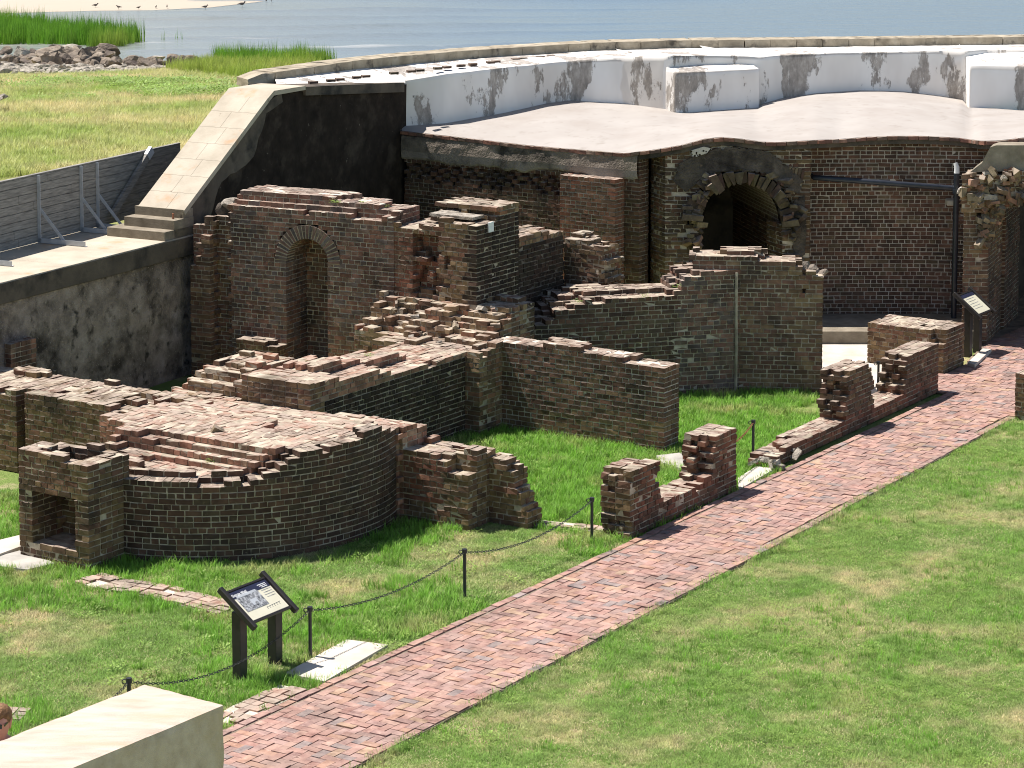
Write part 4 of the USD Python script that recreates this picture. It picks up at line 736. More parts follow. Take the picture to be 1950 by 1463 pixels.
for k in range(25):
    a = math.pi * (k + .5) / 25; ax, az = -math.cos(a) * ID + V3(0, 0, math.sin(a)), math.sin(a) * ID + V3(0, 0, math.cos(a)); hw = math.pi * (nR + .12) / 50
    halves = ((nR - .004, nR + .118), (nR + .126, nR + .236)) if k % 2 else ((nR - .004, nR + .236),)
    for r0, r1 in halves:
        v8 = np.array([ncx * ID + V3(0, 0, nz0) + ax * rad + az * sg * (hw * rad / (nR + .12) - .0115) + IB * y for y in (-.012, .24) for sg in (-1, 1) for rad in (r0, r1)])
        part(t, 'arch_brick', trimesh.Trimesh(v8, BF[:, ::-1], process=False), MAT['brick'], tint=np.tile(np.array(PAL['grey'][k % 5]) * (.8 + .02 * k % .4), (8, 1)))
part(t, 'arch_mortar', trimesh.Trimesh(*(lambda a: (np.array([ncx * ID + V3(0, 0, nz0) + r * (-math.cos(q) * ID + V3(0, 0, math.sin(q))) + IB * y for q in a for r in (nR, nR + .24) for y in (-.003, .25)]), np.array([f for i in range(len(a) - 1) for f in ([4 * i, 4 * i + 4, 4 * i + 2], [4 * i + 2, 4 * i + 4, 4 * i + 6], [4 * i, 4 * i + 1, 4 * i + 4], [4 * i + 1, 4 * i + 5, 4 * i + 4])])))(np.linspace(0, math.pi, 30)), process=False), MAT['mortar'])
lay(t, .84, .36, flat(ID * 1.1 - IB * .36, ID, IB), lambda u, v: .86 - .14 * (u > .7), seed=46, pal='brown', noise=.15, nsingle=60, name='bench_brick')
lay(t, .42, .24, flat(-IB * .12, ID, IB), lambda u, v: 2.7 - .6 * (u < .2), seed=47, pal='brown', noise=1.2, nsingle=60, name='pilaster_brick')
for k in range(5):
    m = rockmesh(.22 + .03 * k, 200 + k, .7); m.apply_translation(flat(V3(0, 0, 0), ID, IB)(.45 + .16 * k, .4, 3.05 + .06 * k)); part(t, 'rubble_lump', m, MAT['rubble'] if k % 2 else MAT['dark_concrete'])
# box wall near the casemate
X1 = P(7.97, .14); t = thing('square_brick_block', 'square low brick block with pale weathered top in front of the casemates', 'wall', P(7.62, .2))
lay(t, 1.5, .96, flat(V3(0, 0, 0), -BX, AX), lambda u, v: .77, mask=lambda u, v, w: not (1.08 < u < 1.34 and w < .16 and v < .5) and not (u > 1.26 and v < .14 and w > .56), seed=50, pal='olive', noise=.2, jit=1.2)

# ================================================================== PATH, SLABS, STEPS
t = thing('brick_path', 'red herringbone brick path running from the front to the casemates', 'path', P(0, 0), 0, kind='structure')
LB, WB = .23, .115
pathpoly = unary_union([Polygon([(-26, -2.12), (9.2, -2.12), (9.4, -1.25), (10.6, -.95), (12.2, -.55), (15.5, .3), (16, -5.2), (5.2, -5.2), (5.2, -3.58), (-4, -3.72), (-26, -3.86)]), Polygon([(6.25, -2.14), (6.25, -1.1), (7.55, -1.1), (7.6, -1.36), (8.7, -1.34), (9.4, -1.2), (9.4, -2.14)])])
allpoly = unary_union([Polygon([(-26, -1.99), (9.15, -1.99), (9.3, -1.15), (10.6, -.85), (12.2, -.45), (15.7, .4), (16.2, -5.4), (5.1, -5.4), (5.1, -3.70), (-4, -3.84), (-26, -3.98)]), Polygon([(6.2, -2.05), (6.2, -1.05), (7.58, -1.05), (7.6, -1.34), (8.7, -1.3), (9.4, -1.1), (9.4, -2.05)])])
bedv = prism(allpoly, 0, .018); bed_ = MB(); bv = bedv.vertices; part(t, 'joint_bed', trimesh.Trimesh(np.stack([bv[:, 0] * AX[0] + bv[:, 1] * BX[0], bv[:, 0] * AX[1] + bv[:, 1] * BX[1], bv[:, 2]], 1), bedv.faces, process=False), MAT['joint_sand'])
pr = np.random.RandomState(77); pc = [(.41, .235, .19), (.38, .205, .165), (.45, .27, .21), (.35, .21, .18), (.43, .24, .165), (.32, .205, .175), (.40, .25, .215), (.25, .205, .195), (.28, .23, .22), (.46, .30, .195)]
plist = []
def paver(a0, a1, b0, b1):
    g = .0035; z = .034 + pr.normal(0, .0035); s = pr.normal(0, .008, 2)
    c8 = np.array([V3(0, 0, 0) + AX * aa + BX * bb + V3(0, 0, zz if zz < .01 else z + s[0] * (aa - (a0 + a1) / 2) + s[1] * (bb - (b0 + b1) / 2)) for zz in (.002, 1) for bb in (b1 - g, b0 + g) for aa in (a0 + g, a1 - g)]) + np.r_[pr.normal(0, .002, (8, 3))]
    w = [5, 5, 4, 4, 3, 4, 3, 1.0, .8, 1.3]; k = pr.choice(10, p=np.array(w) / sum(w)); plist.append((c8, np.array(pc[k]) * pr.uniform(.88, 1.12) * np.array([.80, .79, .80])))
na, nbb = int(40 / WB), int(5 / WB)
shp = shapely.prepared.prep(pathpoly)
ctr = np.array([[(-26 + (i + .5) * WB, -.9 - (j + .5) * WB) for j in range(nbb)] for i in range(na)]); ins = shapely.contains_xy(pathpoly, ctr[..., 0], ctr[..., 1])
for i in range(na):
    for j in range(nbb):
        if not ins[i, j]: continue
        q = (i - j) % 4; a, b = -26 + i * WB, -.9 - j * WB
        if a < -17 and not True: continue
        if q == 0:
            two = i + 1 < na and ins[i + 1, j]; paver(a, a + (LB if two else WB), b - WB, b)
        elif q == 1 and not (i > 0 and ins[i - 1, j]): paver(a, a + WB, b - WB, b)
        elif q == 3:
            two = j + 1 < nbb and ins[i, j + 1]; paver(a, a + WB, b - (LB if two else WB), b)
        elif q == 2 and not (j > 0 and ins[i, j - 1]): paver(a, a + WB, b - WB, b)
for k in range(int(35 / .235)):                              # edging bricks laid end to end
    a = -26 + k * .235; z = 0
    if a < 9: paver(a, a + .228, -2.115, -2.005)
    e = np.interp(a, [-26, -4, 5.2], [-3.97, -3.83, -3.69]); 
    if a < 5.0: paver(a, a + .228, e, e + .112)
org = ORG; vis = []
for c8, tt in plist:
    px, py, dd = proj(c8.mean(0) + org); vis.append(1 / dd ** 2 if -10 < px < 1960 and -10 < py < 1473 else 0)
orde = np.argsort(-np.array(vis)); rest = MB()
for n_, i in enumerate(orde):
    c8, tt = plist[i]
    if n_ < 300 and vis[i] > 0: part(t, 'brick', (c8, BF), MAT['paver'], tint=np.tile(tt, (8, 1)))
    else: rest.add(c8, BF, tt)
part(t, 'brickwork', rest.mesh(), MAT['paver'], tint=rest.tint(), kind='stuff')

def slab(name, label, cat, pts, z0, z1, m, group=None, ab=True, bev=.0):
    Q = [tuple(P(*q)[:2]) for q in pts] if ab else [tuple(q) for q in pts]
    return single(name, prism(Polygon(Q).buffer(0), z0, z1), m, label, cat, group=group)
pxp = lambda *q: [at(*x)[:2] for x in q]
slab('stone_slab', 'pale stone slab with a shadow line beside the path, right of the front sign', 'slab', pxp((543, 1287), (660, 1223), (739, 1233), (618, 1303)), .0, .035, MAT['pale_slab'], ab=False)
slab('stone_slab', 'pale slab at the doorway between the two porch walls', 'slab', pxp((1405, 915), (1440, 893), (1476, 897), (1407, 937)), .0, .04, MAT['pale_slab'], ab=False)
slab('flagstone', 'grey flagstone in the grass behind the nearest porch pier', 'slab', pxp((1250, 872), (1318, 864), (1340, 888), (1300, 898), (1262, 886)), .0, .04, MAT['flagstone'], ab=False)
slab('flagstone', 'white slab strip at the left edge before the fireplace', 'slab', pxp((-30, 1045), (46, 1026), (50, 1046), (-30, 1075)), .0, .07, MAT['pale_slab'], ab=False)
slab('flagstone', 'grey slab at the foot of the fireplace hearth', 'slab', pxp((-30, 1072), (48, 1051), (104, 1078), (52, 1090), (-30, 1080)), .0, .04, MAT['flagstone'], ab=False)
slab('concrete_step', 'upper concrete step at the foot of the shaded casemate wall', 'step', [(5.4, 49.2), (8.9, 49.2), (8.9, 50.95), (5.4, 50.95)], 0, .30, MAT['step_concrete'], ab=False)
slab('concrete_floor', 'pale concrete floor between the tall room wall and the square brick block', 'floor', [tuple(P(5.3, -.3)[:2]), tuple(P(4.45, -1.2)[:2]), tuple(P(6.15, -1.2)[:2]), tuple(P(6.2, -1.03)[:2]), tuple(P(7.56, -1.03)[:2]), tuple(P(7.6, .25)[:2]), (8.8, 49.195), (5.3, 49.195), (5.5, 45.6)], 0, .06, MAT['pale_slab'], ab=False)
slab('concrete_floor', 'lower strip of tan concrete just behind the rear porch piers', 'floor', [P(3.6, -1.25)[:2], P(4.44, -1.25)[:2], P(5.2, -.35)[:2], P(4.9, -.2)[:2]], 0, .05, MAT['step_concrete'], ab=False)
slab('sign_plinth', 'pale concrete footing under the far sign', 'slab', pxp((1842, 700), (1872, 672), (1888, 674), (1856, 704)), 0, .09, MAT['pale_slab'], ab=False)
# brick footings level with the grass
FOOT = []
def footing(name, label, pts, n, seed, wid=.36):
    r = np.random.RandomState(seed); q = np.array([at(*p) for p in pts]); FOOT.append(LineString(q[:, :2]).buffer(wid / 2 - .02, cap_style=2)); t = thing(name, label, 'footing', q[0]); q = q - q[0]
    s = np.r_[0, np.cumsum(np.linalg.norm(np.diff(q, axis=0), axis=1))]; part(t, 'mortar_bed', prism(LineString(q[:, :2]).buffer(wid / 2, cap_style=2), -.05, .014), MAT['mortar_pale'])
    for k in range(n):
        x = s[-1] * (k + .5) / n; c = np.array([np.interp(x, s, q[:, i]) for i in range(3)]); dq = np.array([np.interp(min(x + .1, s[-1]), s, q[:, i]) - np.interp(max(x - .1, 0), s, q[:, i]) for i in range(3)]); ang = math.atan2(dq[1], dq[0])
        for w in np.arange(-wid / 2 + .06, wid / 2, .125):
            if r.rand() < .12: continue
            l = s[-1] / n * .92; m = boxm((0, 0, 0), (l, .112, .06), ang + r.normal(0, .025)); m.apply_translation(c + V3(-math.sin(ang), math.cos(ang), 0) * (w + r.normal(0, .012)) + V3(0, 0, .006 + r.normal(0, .008)))
            part(t, 'brick', m, MAT['brick'], tint=np.tile(np.array(PAL['worn'][r.randint(6)]) * r.uniform(.9, 1.5), (8, 1)))
footing('brick_footing', 'worn brick footing crossing the grass behind the front sign', [(165, 1103), (230, 1120), (300, 1130), (370, 1147), (440, 1165)], 12, 1, .44)
footing('brick_footing', 'short worn brick footing left of the nearest porch pier', [(1025, 998), (1080, 1003), (1160, 1010)], 6, 2, .3)
footing('brick_footing', 'pale broken brick edging along the path at the front', [(425, 1378), (470, 1352), (520, 1330), (560, 1312)], 9, 3, .4)
footing('brick_footing', 'patch of pale brick in the grass at the left edge behind the person', [(5, 1362), (50, 1365)], 2, 4, .36)

# far and near stone block in the foreground
t = thing('stone_pedestal', 'large smooth sawn stone pedestal in the bottom left corner', 'pedestal')
k1, k2, k3 = at(275, 1302, 3.5), at(427, 1342, 3.5), at(-260, 1545, 3.5)
wv = (k2 - k1); lv = np.linalg.norm(wv[:2]); wv = np.r_[wv[:2] / lv, 0]; av = V3(-wv[1], wv[0], 0) * -1
lv2 = 2.9
m = trimesh.creation.box((lv, lv2, 3.5)).subdivide_to_size(.09); q = m.vertices; hd = np.array([lv, lv2, 3.5]) / 2; dist = np.sort(hd - np.abs(q), axis=1); nn_ = meshkit.fbm(q * 5, 4)[:, None]; edge_ = np.exp(-(dist[:, 1:2] / .05) ** 2)
q -= np.sign(q) * (np.abs(q) > hd - .001) * (edge_ * (.004 + .030 * np.clip(nn_ - .5, 0, 1)) + .006 * (meshkit.fbm(q * 2.2 + 5, 4)[:, None] - .5)); m.vertices = q
m.apply_transform(trimesh.transformations.rotation_matrix(math.atan2(wv[1], wv[0]), [0, 0, 1])); m.apply_translation(k1 * V3(1, 1, 0) + wv * lv / 2 + av * lv2 / 2 + V3(0, 0, 1.75)); part(t, 'block', m, MAT['sawn_stone'])

# pipes
t = thing('drainpipe', 'black iron drainpipe crossing the shaded casemate wall and falling beside the rough pier', 'pipe')
pz = lambda px, py, y: V3((px - 975) / PX * (y * cp + (CAMH - 3.2) * sp), y, EYE[2] + y / ray(px, py)[1] * ray(px, py)[2])
a, b = pz(1550, 338, 50.78), pz(1820, 359, 50.55)
part(t, 'long_pipe', tube([a + V3(-.02, .3, 0), a, a * .5 + b * .5, b], .055, 12), MAT['pipe_black'], smooth=50)
v0, v1 = pz(1822, 330, 50.5), pz(1821, 605, 50.5); part(t, 'down_pipe', tube([v0, (v0 + v1) / 2, v1], .055, 12), MAT['pipe_black'], smooth=50)
part(t, 'white_cap', tube([v0, v0 + V3(.0, 0, .12), v0 + V3(-.03, .02, .2)], [.055, .05, .04], 10), MAT['panel_white'], smooth=50)
part(t, 'valve', rockmesh(.1, 3, .9, 1).apply_translation(pz(1828, 362, 50.38)), MAT['pale_slab'])
part(t, 'collar', tube([v0 * .99 + v1 * .01 + V3(0, 0, -.28), v0 + V3(0, 0, -.4)], .075, 12), MAT['pipe_black'], smooth=50)
single('wall_bracket_stone', boxm(pz(1812, 385, 50.75), (.2, .25, .12), 0, .02), MAT['tan_concrete'], 'small tan stone bracket on the wall left of the drainpipe', 'bracket')

# ================================================================== SIGNS
def sign(name, label, base, ang, W, Hh, tilt, post_h, posts, art):
    t = thing(name, label, 'sign', base, ang)               # local x along the reading width, y away from the reader
    for x in posts: part(t, 'post', boxm((x, 0, post_h / 2 - .05), (.13, .13, post_h + .1), 0, .006), MAT['brown_metal'])
    R = trimesh.transformations.rotation_matrix(tilt, [1, 0, 0]); T = trimesh.transformations.translation_matrix((0, -.02, post_h + .05)); X = T @ R
    def pp(n, m, mm): m.apply_transform(X); part(t, n, m, MAT[mm])
    pp('backing', boxm((0, 0, -.02), (W, Hh, .035)), 'brown_metal')
    for sx in (-1, 1): pp('side_rail', boxm((sx * (W / 2 + .035), 0, .0), (.065, Hh + .19, .075), 0, .008), 'brown_metal')
    for sy in (-1, 1): pp('edge_rail', boxm((0, sy * (Hh / 2 + .012), .0), (W, .026, .03)), 'brown_metal')
    pp('panel', boxm((0, 0, .002), (W - .02, Hh - .02, .008)), 'panel_cream')
    if art:
        pp('title_band', boxm((0, Hh / 2 - .062, .0075), (W - .022, .10, .003)), 'panel_navy')
        tm = meshkit.text_mesh('Gorge Wall', .038, .0015, bold=True); tm.apply_translation((-W / 2 + .025, Hh / 2 - .085, .0092)); pp('title', tm, 'panel_white')
        for k in range(3): pp('small_text', boxm((W / 2 - .13 + .01 * k, Hh / 2 - .05 - .022 * k, .0096), (.15 - .02 * k, .009, .0014)), 'panel_white')
        pp('photograph', boxm((-.10, .02, .0075), (W * .56, Hh * .50, .003)), 'panel_grey')
        pp('photograph_wall', boxm((-.07, .0, .0098), (.12, .09, .002)), 'galvanised'); pp('photograph_arch', trimesh.creation.cylinder(.026, .003, sections=16).apply_translation((-.06, -.03, .0115)), 'panel_grey'); pp('photograph_sky', boxm((-.10, .135, .0098), (W * .5, .035, .0015)), 'galvanised')
        for k in range(6): pp('plan_line', boxm((.04 + .045 * k, -.13 + .002 * k, .0072), (.032, .004, .002)), 'panel_navy'); pp('plan_line', boxm((.028 + .045 * k, -.145, .0072), (.004, .03, .002)), 'panel_navy')
        for k in range(4): pp('text_line', boxm((W / 2 - .12, .10 - .035 * k, .0072), (.18 - .03 * (k % 2), .006, .002)), 'panel_grey')
    else:
        pp('title_band', boxm((0, Hh / 2 - .05, .0075), (W - .022, .075, .003)), 'panel_navy')
        for k in range(5): pp('text_line', boxm((-.02, .12 - .06 * k, .0072), (W * .6 - .04 * (k % 2), .008, .002)), 'panel_grey')
    return t
s0, s1 = at(454, 1294), at(527, 1262); sdv = s1 - s0; sang = math.atan2(sdv[1], sdv[0])
sign('wayside_sign', 'angled wayside sign with cream picture panel on two dark posts in the front grass', (s0 + s1) / 2, sang, .72, .47, math.radians(36), .82, (-.335, .335), True)
f0 = at(1866, 676); sign('wayside_sign', 'dark wayside sign with a pale blank looking panel beside the rough casemate pier', f0 + V3(-.12, .1, 0), math.radians(57), .62, .5, math.radians(38), .92, (-.22, .22), False)

# ================================================================== POSTS AND CHAINS
def post(loc, label, lean=0):
    t = thing('chain_post', label, 'post', loc, 0, 'black posts carrying the chain along the path')
    part(t, 'shaft', trimesh.creation.cylinder(.022, .62, sections=10).apply_translation((0, 0, .29)), MAT['black_metal'], smooth=40)
    part(t, 'head', trimesh.creation.cylinder(.034, .055, sections=12).apply_translation((0, 0, .615)), MAT['black_metal'], smooth=40)
    part(t, 'eyelet', trimesh.creation.torus(.026, .007, 12, 6, transform=trimesh.transformations.rotation_matrix(math.pi / 2, [1, 0, 0])).apply_translation((-.05, 0, .60)), MAT['black_metal'], smooth=60)
    return t
ppos = [at(118, 1484), at(247, 1398), at(591, 1254), at(885, 1137), at(1127, 1033), at(1434, 876), at(1570, 770), at(1672, 757)]
plab = ['black chain post hidden at the left behind the stone pedestal', 'black chain post whose head peeks over the stone pedestal', 'black chain post right of the front sign', 'black chain post in the middle of the lawn edge between the sign and the porch', 'black chain post just left of the nearest porch pier', 'black chain post with a rusty chain between the two porch walls', 'black chain post against the tall room wall', 'black chain post seen between the two rear porch piers']
for q, lb in zip(ppos, plab): post(q * V3(1, 1, 0), lb)
def chain(a, b, sag, label, mat='black_metal', n=None):
    a, b = a + V3(0, 0, .6), b + V3(0, 0, .6); L_ = np.linalg.norm(b - a); n = n or int(L_ / .042); s = np.linspace(0, 1, 60); c = np.array([a + (b - a) * x - V3(0, 0, 4 * sag * x * (1 - x)) for x in s])
    d_ = np.r_[0, np.cumsum(np.linalg.norm(np.diff(c, axis=0), axis=1))]; tor = trimesh.creation.torus(.015, .0042, 10, 5); mb = MB()
    for k in range(n):
        x = d_[-1] * (k + .5) / n; p = np.array([np.interp(x, d_, c[:, i]) for i in range(3)]); q = np.array([np.interp(x + .02, d_, c[:, i]) for i in range(3)]) - np.array([np.interp(x - .02, d_, c[:, i]) for i in range(3)]); q /= np.linalg.norm(q)
        side = np.cross(q, [0, 0, 1]); side /= np.linalg.norm(side); nn = np.cross(side, q); v = tor.vertices
        if k % 2: side, nn = nn, side
        mb.add(p + v[:, :1] * 1.5 * q + v[:, 1:2] * side + v[:, 2:] * nn, tor.faces)
    single('barrier_chain', mb.mesh(), MAT[mat], label, 'chain', group=None, smooth=60)
chain(ppos[0], ppos[1], .10, 'black chain leaving the left edge behind the pedestal')
chain(ppos[1], ppos[2], .30, 'black chain passing in front of the two sign posts')
chain(ppos[2], ppos[3], .17, 'sagging black chain right of the front sign'); chain(ppos[3], ppos[4], .20, 'black chain rising to the nearest porch pier')
chain(ppos[5], P(-1.45, -1.6), .1, 'rusty chain between post and ragged porch pier', 'rust')
chain(ppos[6], P(3.4, -1.5), .12, 'black chain between tall room wall and rear porch pier')

# ================================================================== PERSON
def person():
    import manifold3d as mf
    sph = lambda p, r: mf.Manifold.sphere(r, 20).translate([float(x) for x in p])
    def chain_(js):
        out = None
        for (p, r), (q, s) in zip(js[:-1], js[1:]):
            h = mf.Manifold.batch_hull([sph(p, r), sph(q, s)]); out = h if out is None else out + h
        return out
    def finish(m, ell, it=12):
        m = m.refine_to_length(ell).to_mesh(); tm = trimesh.Trimesh(m.vert_properties[:, :3], m.tri_verts); trimesh.smoothing.filter_taubin(tm, iterations=it); return tm
    hx = at(2, 1372, 0); s_ = 255.0; Y = 19.6; X = (-2 - 975 + 2) / PX * 19.9 - .075; z = 3.28          # head centre height
    base = V3(X, Y, 1.67); t = thing('person', 'person with short brown hair and sunglasses in a grey tee drinking from a blue bottle', 'person', base, math.radians(-6))
    # local: facing -y
    ph = lambda x, y, z_: (x, y, z_)
    hz = 1.57
    body = chain_([(ph(0, 0, 1.0), .15), (ph(0, -.01, 1.2), .155), (ph(0, 0, 1.36), .14)]) + chain_([(ph(-.17, 0, 1.37), .075), (ph(.17, 0, 1.37), .075)]) + chain_([(ph(0, .01, 1.38), .07), (ph(0, -.02, 1.5), .06)])
    body += chain_([(ph(-.1, 0, .93), .13), (ph(.1, 0, .93), .13)]) + chain_([(ph(0, 0, .95), .15), (ph(0, 0, 1.05), .15)])
    for s in (-1, 1): body += chain_([(ph(.1 * s, 0, .9), .095), (ph(.11 * s, -.03, .5), .06), (ph(.115 * s, .02, .1), .042), (ph(.115 * s, -.1, .045), .04), (ph(.12 * s, -.18, .035), .032)])
    body += chain_([(ph(.2, 0, 1.36), .06), (ph(.25, .03, 1.08), .047), (ph(.24, -.1, .86), .033)])                       # hanging arm
    body += chain_([(ph(.24, -.11, .84), .032), (ph(.235, -.14, .78), .03)])
    body += chain_([(ph(-.2, 0, 1.36), .06), (ph(-.25, -.12, 1.12), .047), (ph(-.12, -.21, 1.36), .033)]) + chain_([(ph(-.12, -.21, 1.36), .032), (ph(-.09, -.23, 1.42), .03)])    # raised arm
    for k in range(4):
        dy = .016 * k
        body += chain_([(ph(-.09, -.245, 1.40 + dy), .0095), (ph(-.055, -.285, 1.40 + dy), .009), (ph(-.02, -.27, 1.40 + dy), .008)])
        body += chain_([(ph(.225 + .012 * k - .02, -.15, .77), .0095), (ph(.22 + .012 * k - .02, -.165, .72), .009), (ph(.225 + .012 * k - .02, -.155, .685), .008)])
    body += chain_([(ph(-.1, -.21, 1.40), .012), (ph(-.065, -.215, 1.41), .011), (ph(-.04, -.235, 1.41), .009)]) + chain_([(ph(.22, -.12, .79), .012), (ph(.19, -.15, .76), .01), (ph(.185, -.16, .73), .009)])
    # head
    head = mf.Manifold.batch_hull([sph((0, .02, hz + .045), .088), sph((0, -.03, hz + .03), .075), sph((0, -.055, hz - .05), .045), sph((0, -.06, hz - .085), .034), sph((.03, -.01, hz - .04), .05), sph((-.03, -.01, hz - .04), .05)])
    head += mf.Manifold.batch_hull([sph((0, -.10, hz + .02), .010), sph((0, -.128, hz - .02), .013), sph((.012, -.112, hz - .022), .011), sph((-.012, -.112, hz - .022), .011)])
    for s in (-1, 1): head += mf.Manifold.batch_hull([sph((.084 * s, .015, hz + .02), .012), sph((.09 * s, .03, hz + .035), .012), sph((.082 * s, .018, hz - .025), .01)])
    body += head + chain_([((0, -.098, hz - .05), .011), ((0, -.1, hz - .046), .012)])
    part(t, 'body', finish(body, .018, 8), MAT['skin'], smooth=True)
    hair = mf.Manifold.batch_hull([sph((0, .03, hz + .06), .098), sph((0, -.035, hz + .088), .062), sph((0, .06, hz + .02), .075)]) - mf.Manifold.cube([.4, .2, .14], True).translate([0, -.12, hz - .03]) - mf.Manifold.cube([.4, .4, .2], True).translate([0, 0, hz - .115])
    hm = finish(hair, .014, 4); hm.vertices += .022 * (meshkit.fbm(hm.vertices * 45, 3)[:, None] - .45) * hm.vertex_normals; part(t, 'hair', hm, MAT['hair'], smooth=True)
    part(t, 'lips', trimesh.creation.icosphere(2, 1).apply_scale([.024, .009, .008]).apply_translation((0, -.099, hz - .055)), MAT['lip'], smooth=True)
    gl = MB()
    for s in (-1, 1): gl.tm(boxm((.034 * s, -.103, hz + .022), (.052, .012, .036), -.18 * s, .004)); gl.tm(boxm((.078 * s, -.04, hz + .028), (.008, .12, .012)))
    gl.tm(boxm((0, -.112, hz + .028), (.02, .008, .008))); part(t, 'sunglasses', gl.mesh(), MAT['lens_black'])
    tee = chain_([(ph(0, 0, .93), .172), (ph(0, -.01, 1.2), .172), (ph(0, 0, 1.34), .155)]) + chain_([(ph(-.18, 0, 1.365), .092), (ph(.18, 0, 1.365), .092)]) + chain_([(ph(.2, 0, 1.36), .082), (ph(.235, .02, 1.16), .076)]) + chain_([(ph(-.2, 0, 1.36), .082), (ph(-.235, -.08, 1.2), .076)]) - mf.Manifold.cylinder(.3, .085, .1, 24).translate([0, -.02, 1.40])
    part(t, 'tee_shirt', finish(tee, .03, 6), MAT['grey_tee'], smooth=True)
    sh = chain_([(ph(0, 0, .96), .168), (ph(0, 0, .88), .16)])
    for s in (-1, 1): sh += chain_([(ph(.1 * s, 0, .9), .115), (ph(.112 * s, -.02, .5), .095)])
    part(t, 'shorts', finish(sh, .03, 6), MAT['khaki'], smooth=True)
    b = single('water_bottle', trimesh.util.concatenate([trimesh.creation.cylinder(.033, .17, sections=16), trimesh.creation.cylinder(.016, .06, sections=12).apply_translation((0, 0, .11))]).apply_transform(trimesh.transformations.rotation_matrix(-.75, [1, 0, 0])).apply_transform(trimesh.transformations.rotation_matrix(math.radians(-6), [0, 0, 1])).apply_translation(base + np.array([-.01, -.245, 1.455])), MAT['bottle_blue'], 'blue bottle held to the mouth by the person at the left edge', 'bottle', smooth=40)
    pl = P(-19.2, -4.0); single('stair_landing', boxm((X - 1.2, Y + .0, .835), (3.6, 1.5, 1.665), math.atan2(AX[1], AX[0]) * 0, .01), MAT['step_concrete'], 'concrete stair landing under the person behind the pedestal', 'landing')
person()

# ================================================================== SHORE
rs = np.random.RandomState(21)
def rock(px, py, wpx, hpx, seed, label, m='rock', z=-1.0, flat_=None):
    c = at(px, py + hpx / 2, z); s = PX / (c[1] * cp + (CAMH - z) * sp); w, h = wpx / s / 2, hpx / s / 2
    g = rockmesh(1.0, seed, 1.0, 2); g.vertices /= np.abs(g.vertices).max(0); g.vertices *= V3(w, w * .8, h * 1.15); g.apply_translation(c + V3(0, 0, h * .62)); single('shore_rock', g, MAT[m], label, 'rock')
for i, q in enumerate([(10, 95, 30, 20, 'dark pointed rock at the far left of the boulder heap', 'rock'), (37, 97, 46, 26, 'pale rounded boulder left in the heap', 'shore_stone'), (30, 108, 34, 10, 'dark flat rock under the pale left boulder', 'rock'), (8, 112, 28, 18, 'grey flat boulder at the left edge', 'shore_stone'), (68, 99, 30, 18, 'low dark jagged rock between the pale boulder and the tall heap', 'rock'),
    (104, 94, 28, 24, 'reddish boulder at the left of the tall heap', 'rock'), (137, 92, 40, 22, 'top boulder of the heap with a squared face', 'shore_stone'), (168, 93, 32, 22, 'dark cracked boulder at the upper right of the heap', 'rock'), (141, 112, 78, 34, 'largest brown boulder at the front of the heap', 'rock'), (171, 104, 24, 16, 'small orange boulder on the right of the heap', 'shore_stone'),
    (190, 116, 26, 18, 'grey rock low on the right of the heap', 'rock'), (206, 104, 36, 24, 'dark wet boulder at the water on the right of the heap', 'rock'), (70, 111, 56, 10, 'long flat ledge stone before the heap', 'shore_stone'), (298, 107, 42, 15, 'flat tan rock standing in the shallow water', 'shore_stone'), (258, 113, 24, 17, 'brown rock left of the flat tan rock', 'rock'), (285, 119, 40, 11, 'low dark rock in front of the flat tan rock', 'rock'), (354, 113, 30, 20, 'slanting slab pointing up out of the shore rocks', 'rock'), (380, 116, 40, 14, 'low tan rock beside the marsh grass', 'shore_stone'), (330, 119, 30, 9, 'mossy low rock left of the slanting slab', 'shore_stone'),
    (225, 137, 12, 12, 'small upright dark stone on the shingle', 'rock'), (118, 129, 16, 14, 'dark upright stone in the shingle below the heap', 'rock'), (436, 124, 30, 9, 'dark rock near the coping end among the grass', 'rock'), (335, 174, 10, 5, 'small white stone in the field', 'pale_slab')]):
    px, py, w, h, lb, mm = q; zz = float(land_z(np.array([at(px, py, -1)[0]]), np.array([at(px, py, -1)[1]]))[0]); rock(px, py, w, h, 30 + i, lb, mm, max(zz, -1.5))
bfm = MB()
for k in range(90):
    px = rs.uniform(-20, 225) if k < 64 else rs.uniform(240, 400); py = rs.uniform(84, 118) if k < 64 else rs.uniform(108, 124)
    if k < 64: py = max(py, 84 + 26 * abs((px - 130) / 130) ** 1.5 if px > 130 else 90)
    c = at(px, py + 6, -1.0); z = max(float(land_z(np.array([c[0]]), np.array([c[1]]))[0]), -1.5); g = rockmesh(rs.uniform(.25, .62), 1700 + k, rs.uniform(.5, .9), 2); g.apply_transform(trimesh.transformations.rotation_matrix(rs.uniform(0, 6), [.3, .2, 1])); g.apply_translation((c[0], c[1], z + .12)); bfm.tm(g)
for k in range(60):
    px = rs.uniform(84, 214); py = rs.uniform(98, 118); c = at(px, py, -.9); g = rockmesh(rs.uniform(.3, .75), 2700 + k, rs.uniform(.5, .8), 2); g.apply_transform(trimesh.transformations.rotation_matrix(rs.uniform(0, 6), [.3, .2, 1])); g.apply_translation((c[0], c[1], -1.15 + rs.uniform(0, .35))); bfm.tm(g)
single('boulder_fill', bfm.mesh(), MAT['rock'], 'smaller dark stones packed between the shore boulders', 'stones', kind='stuff')
shb = MB()
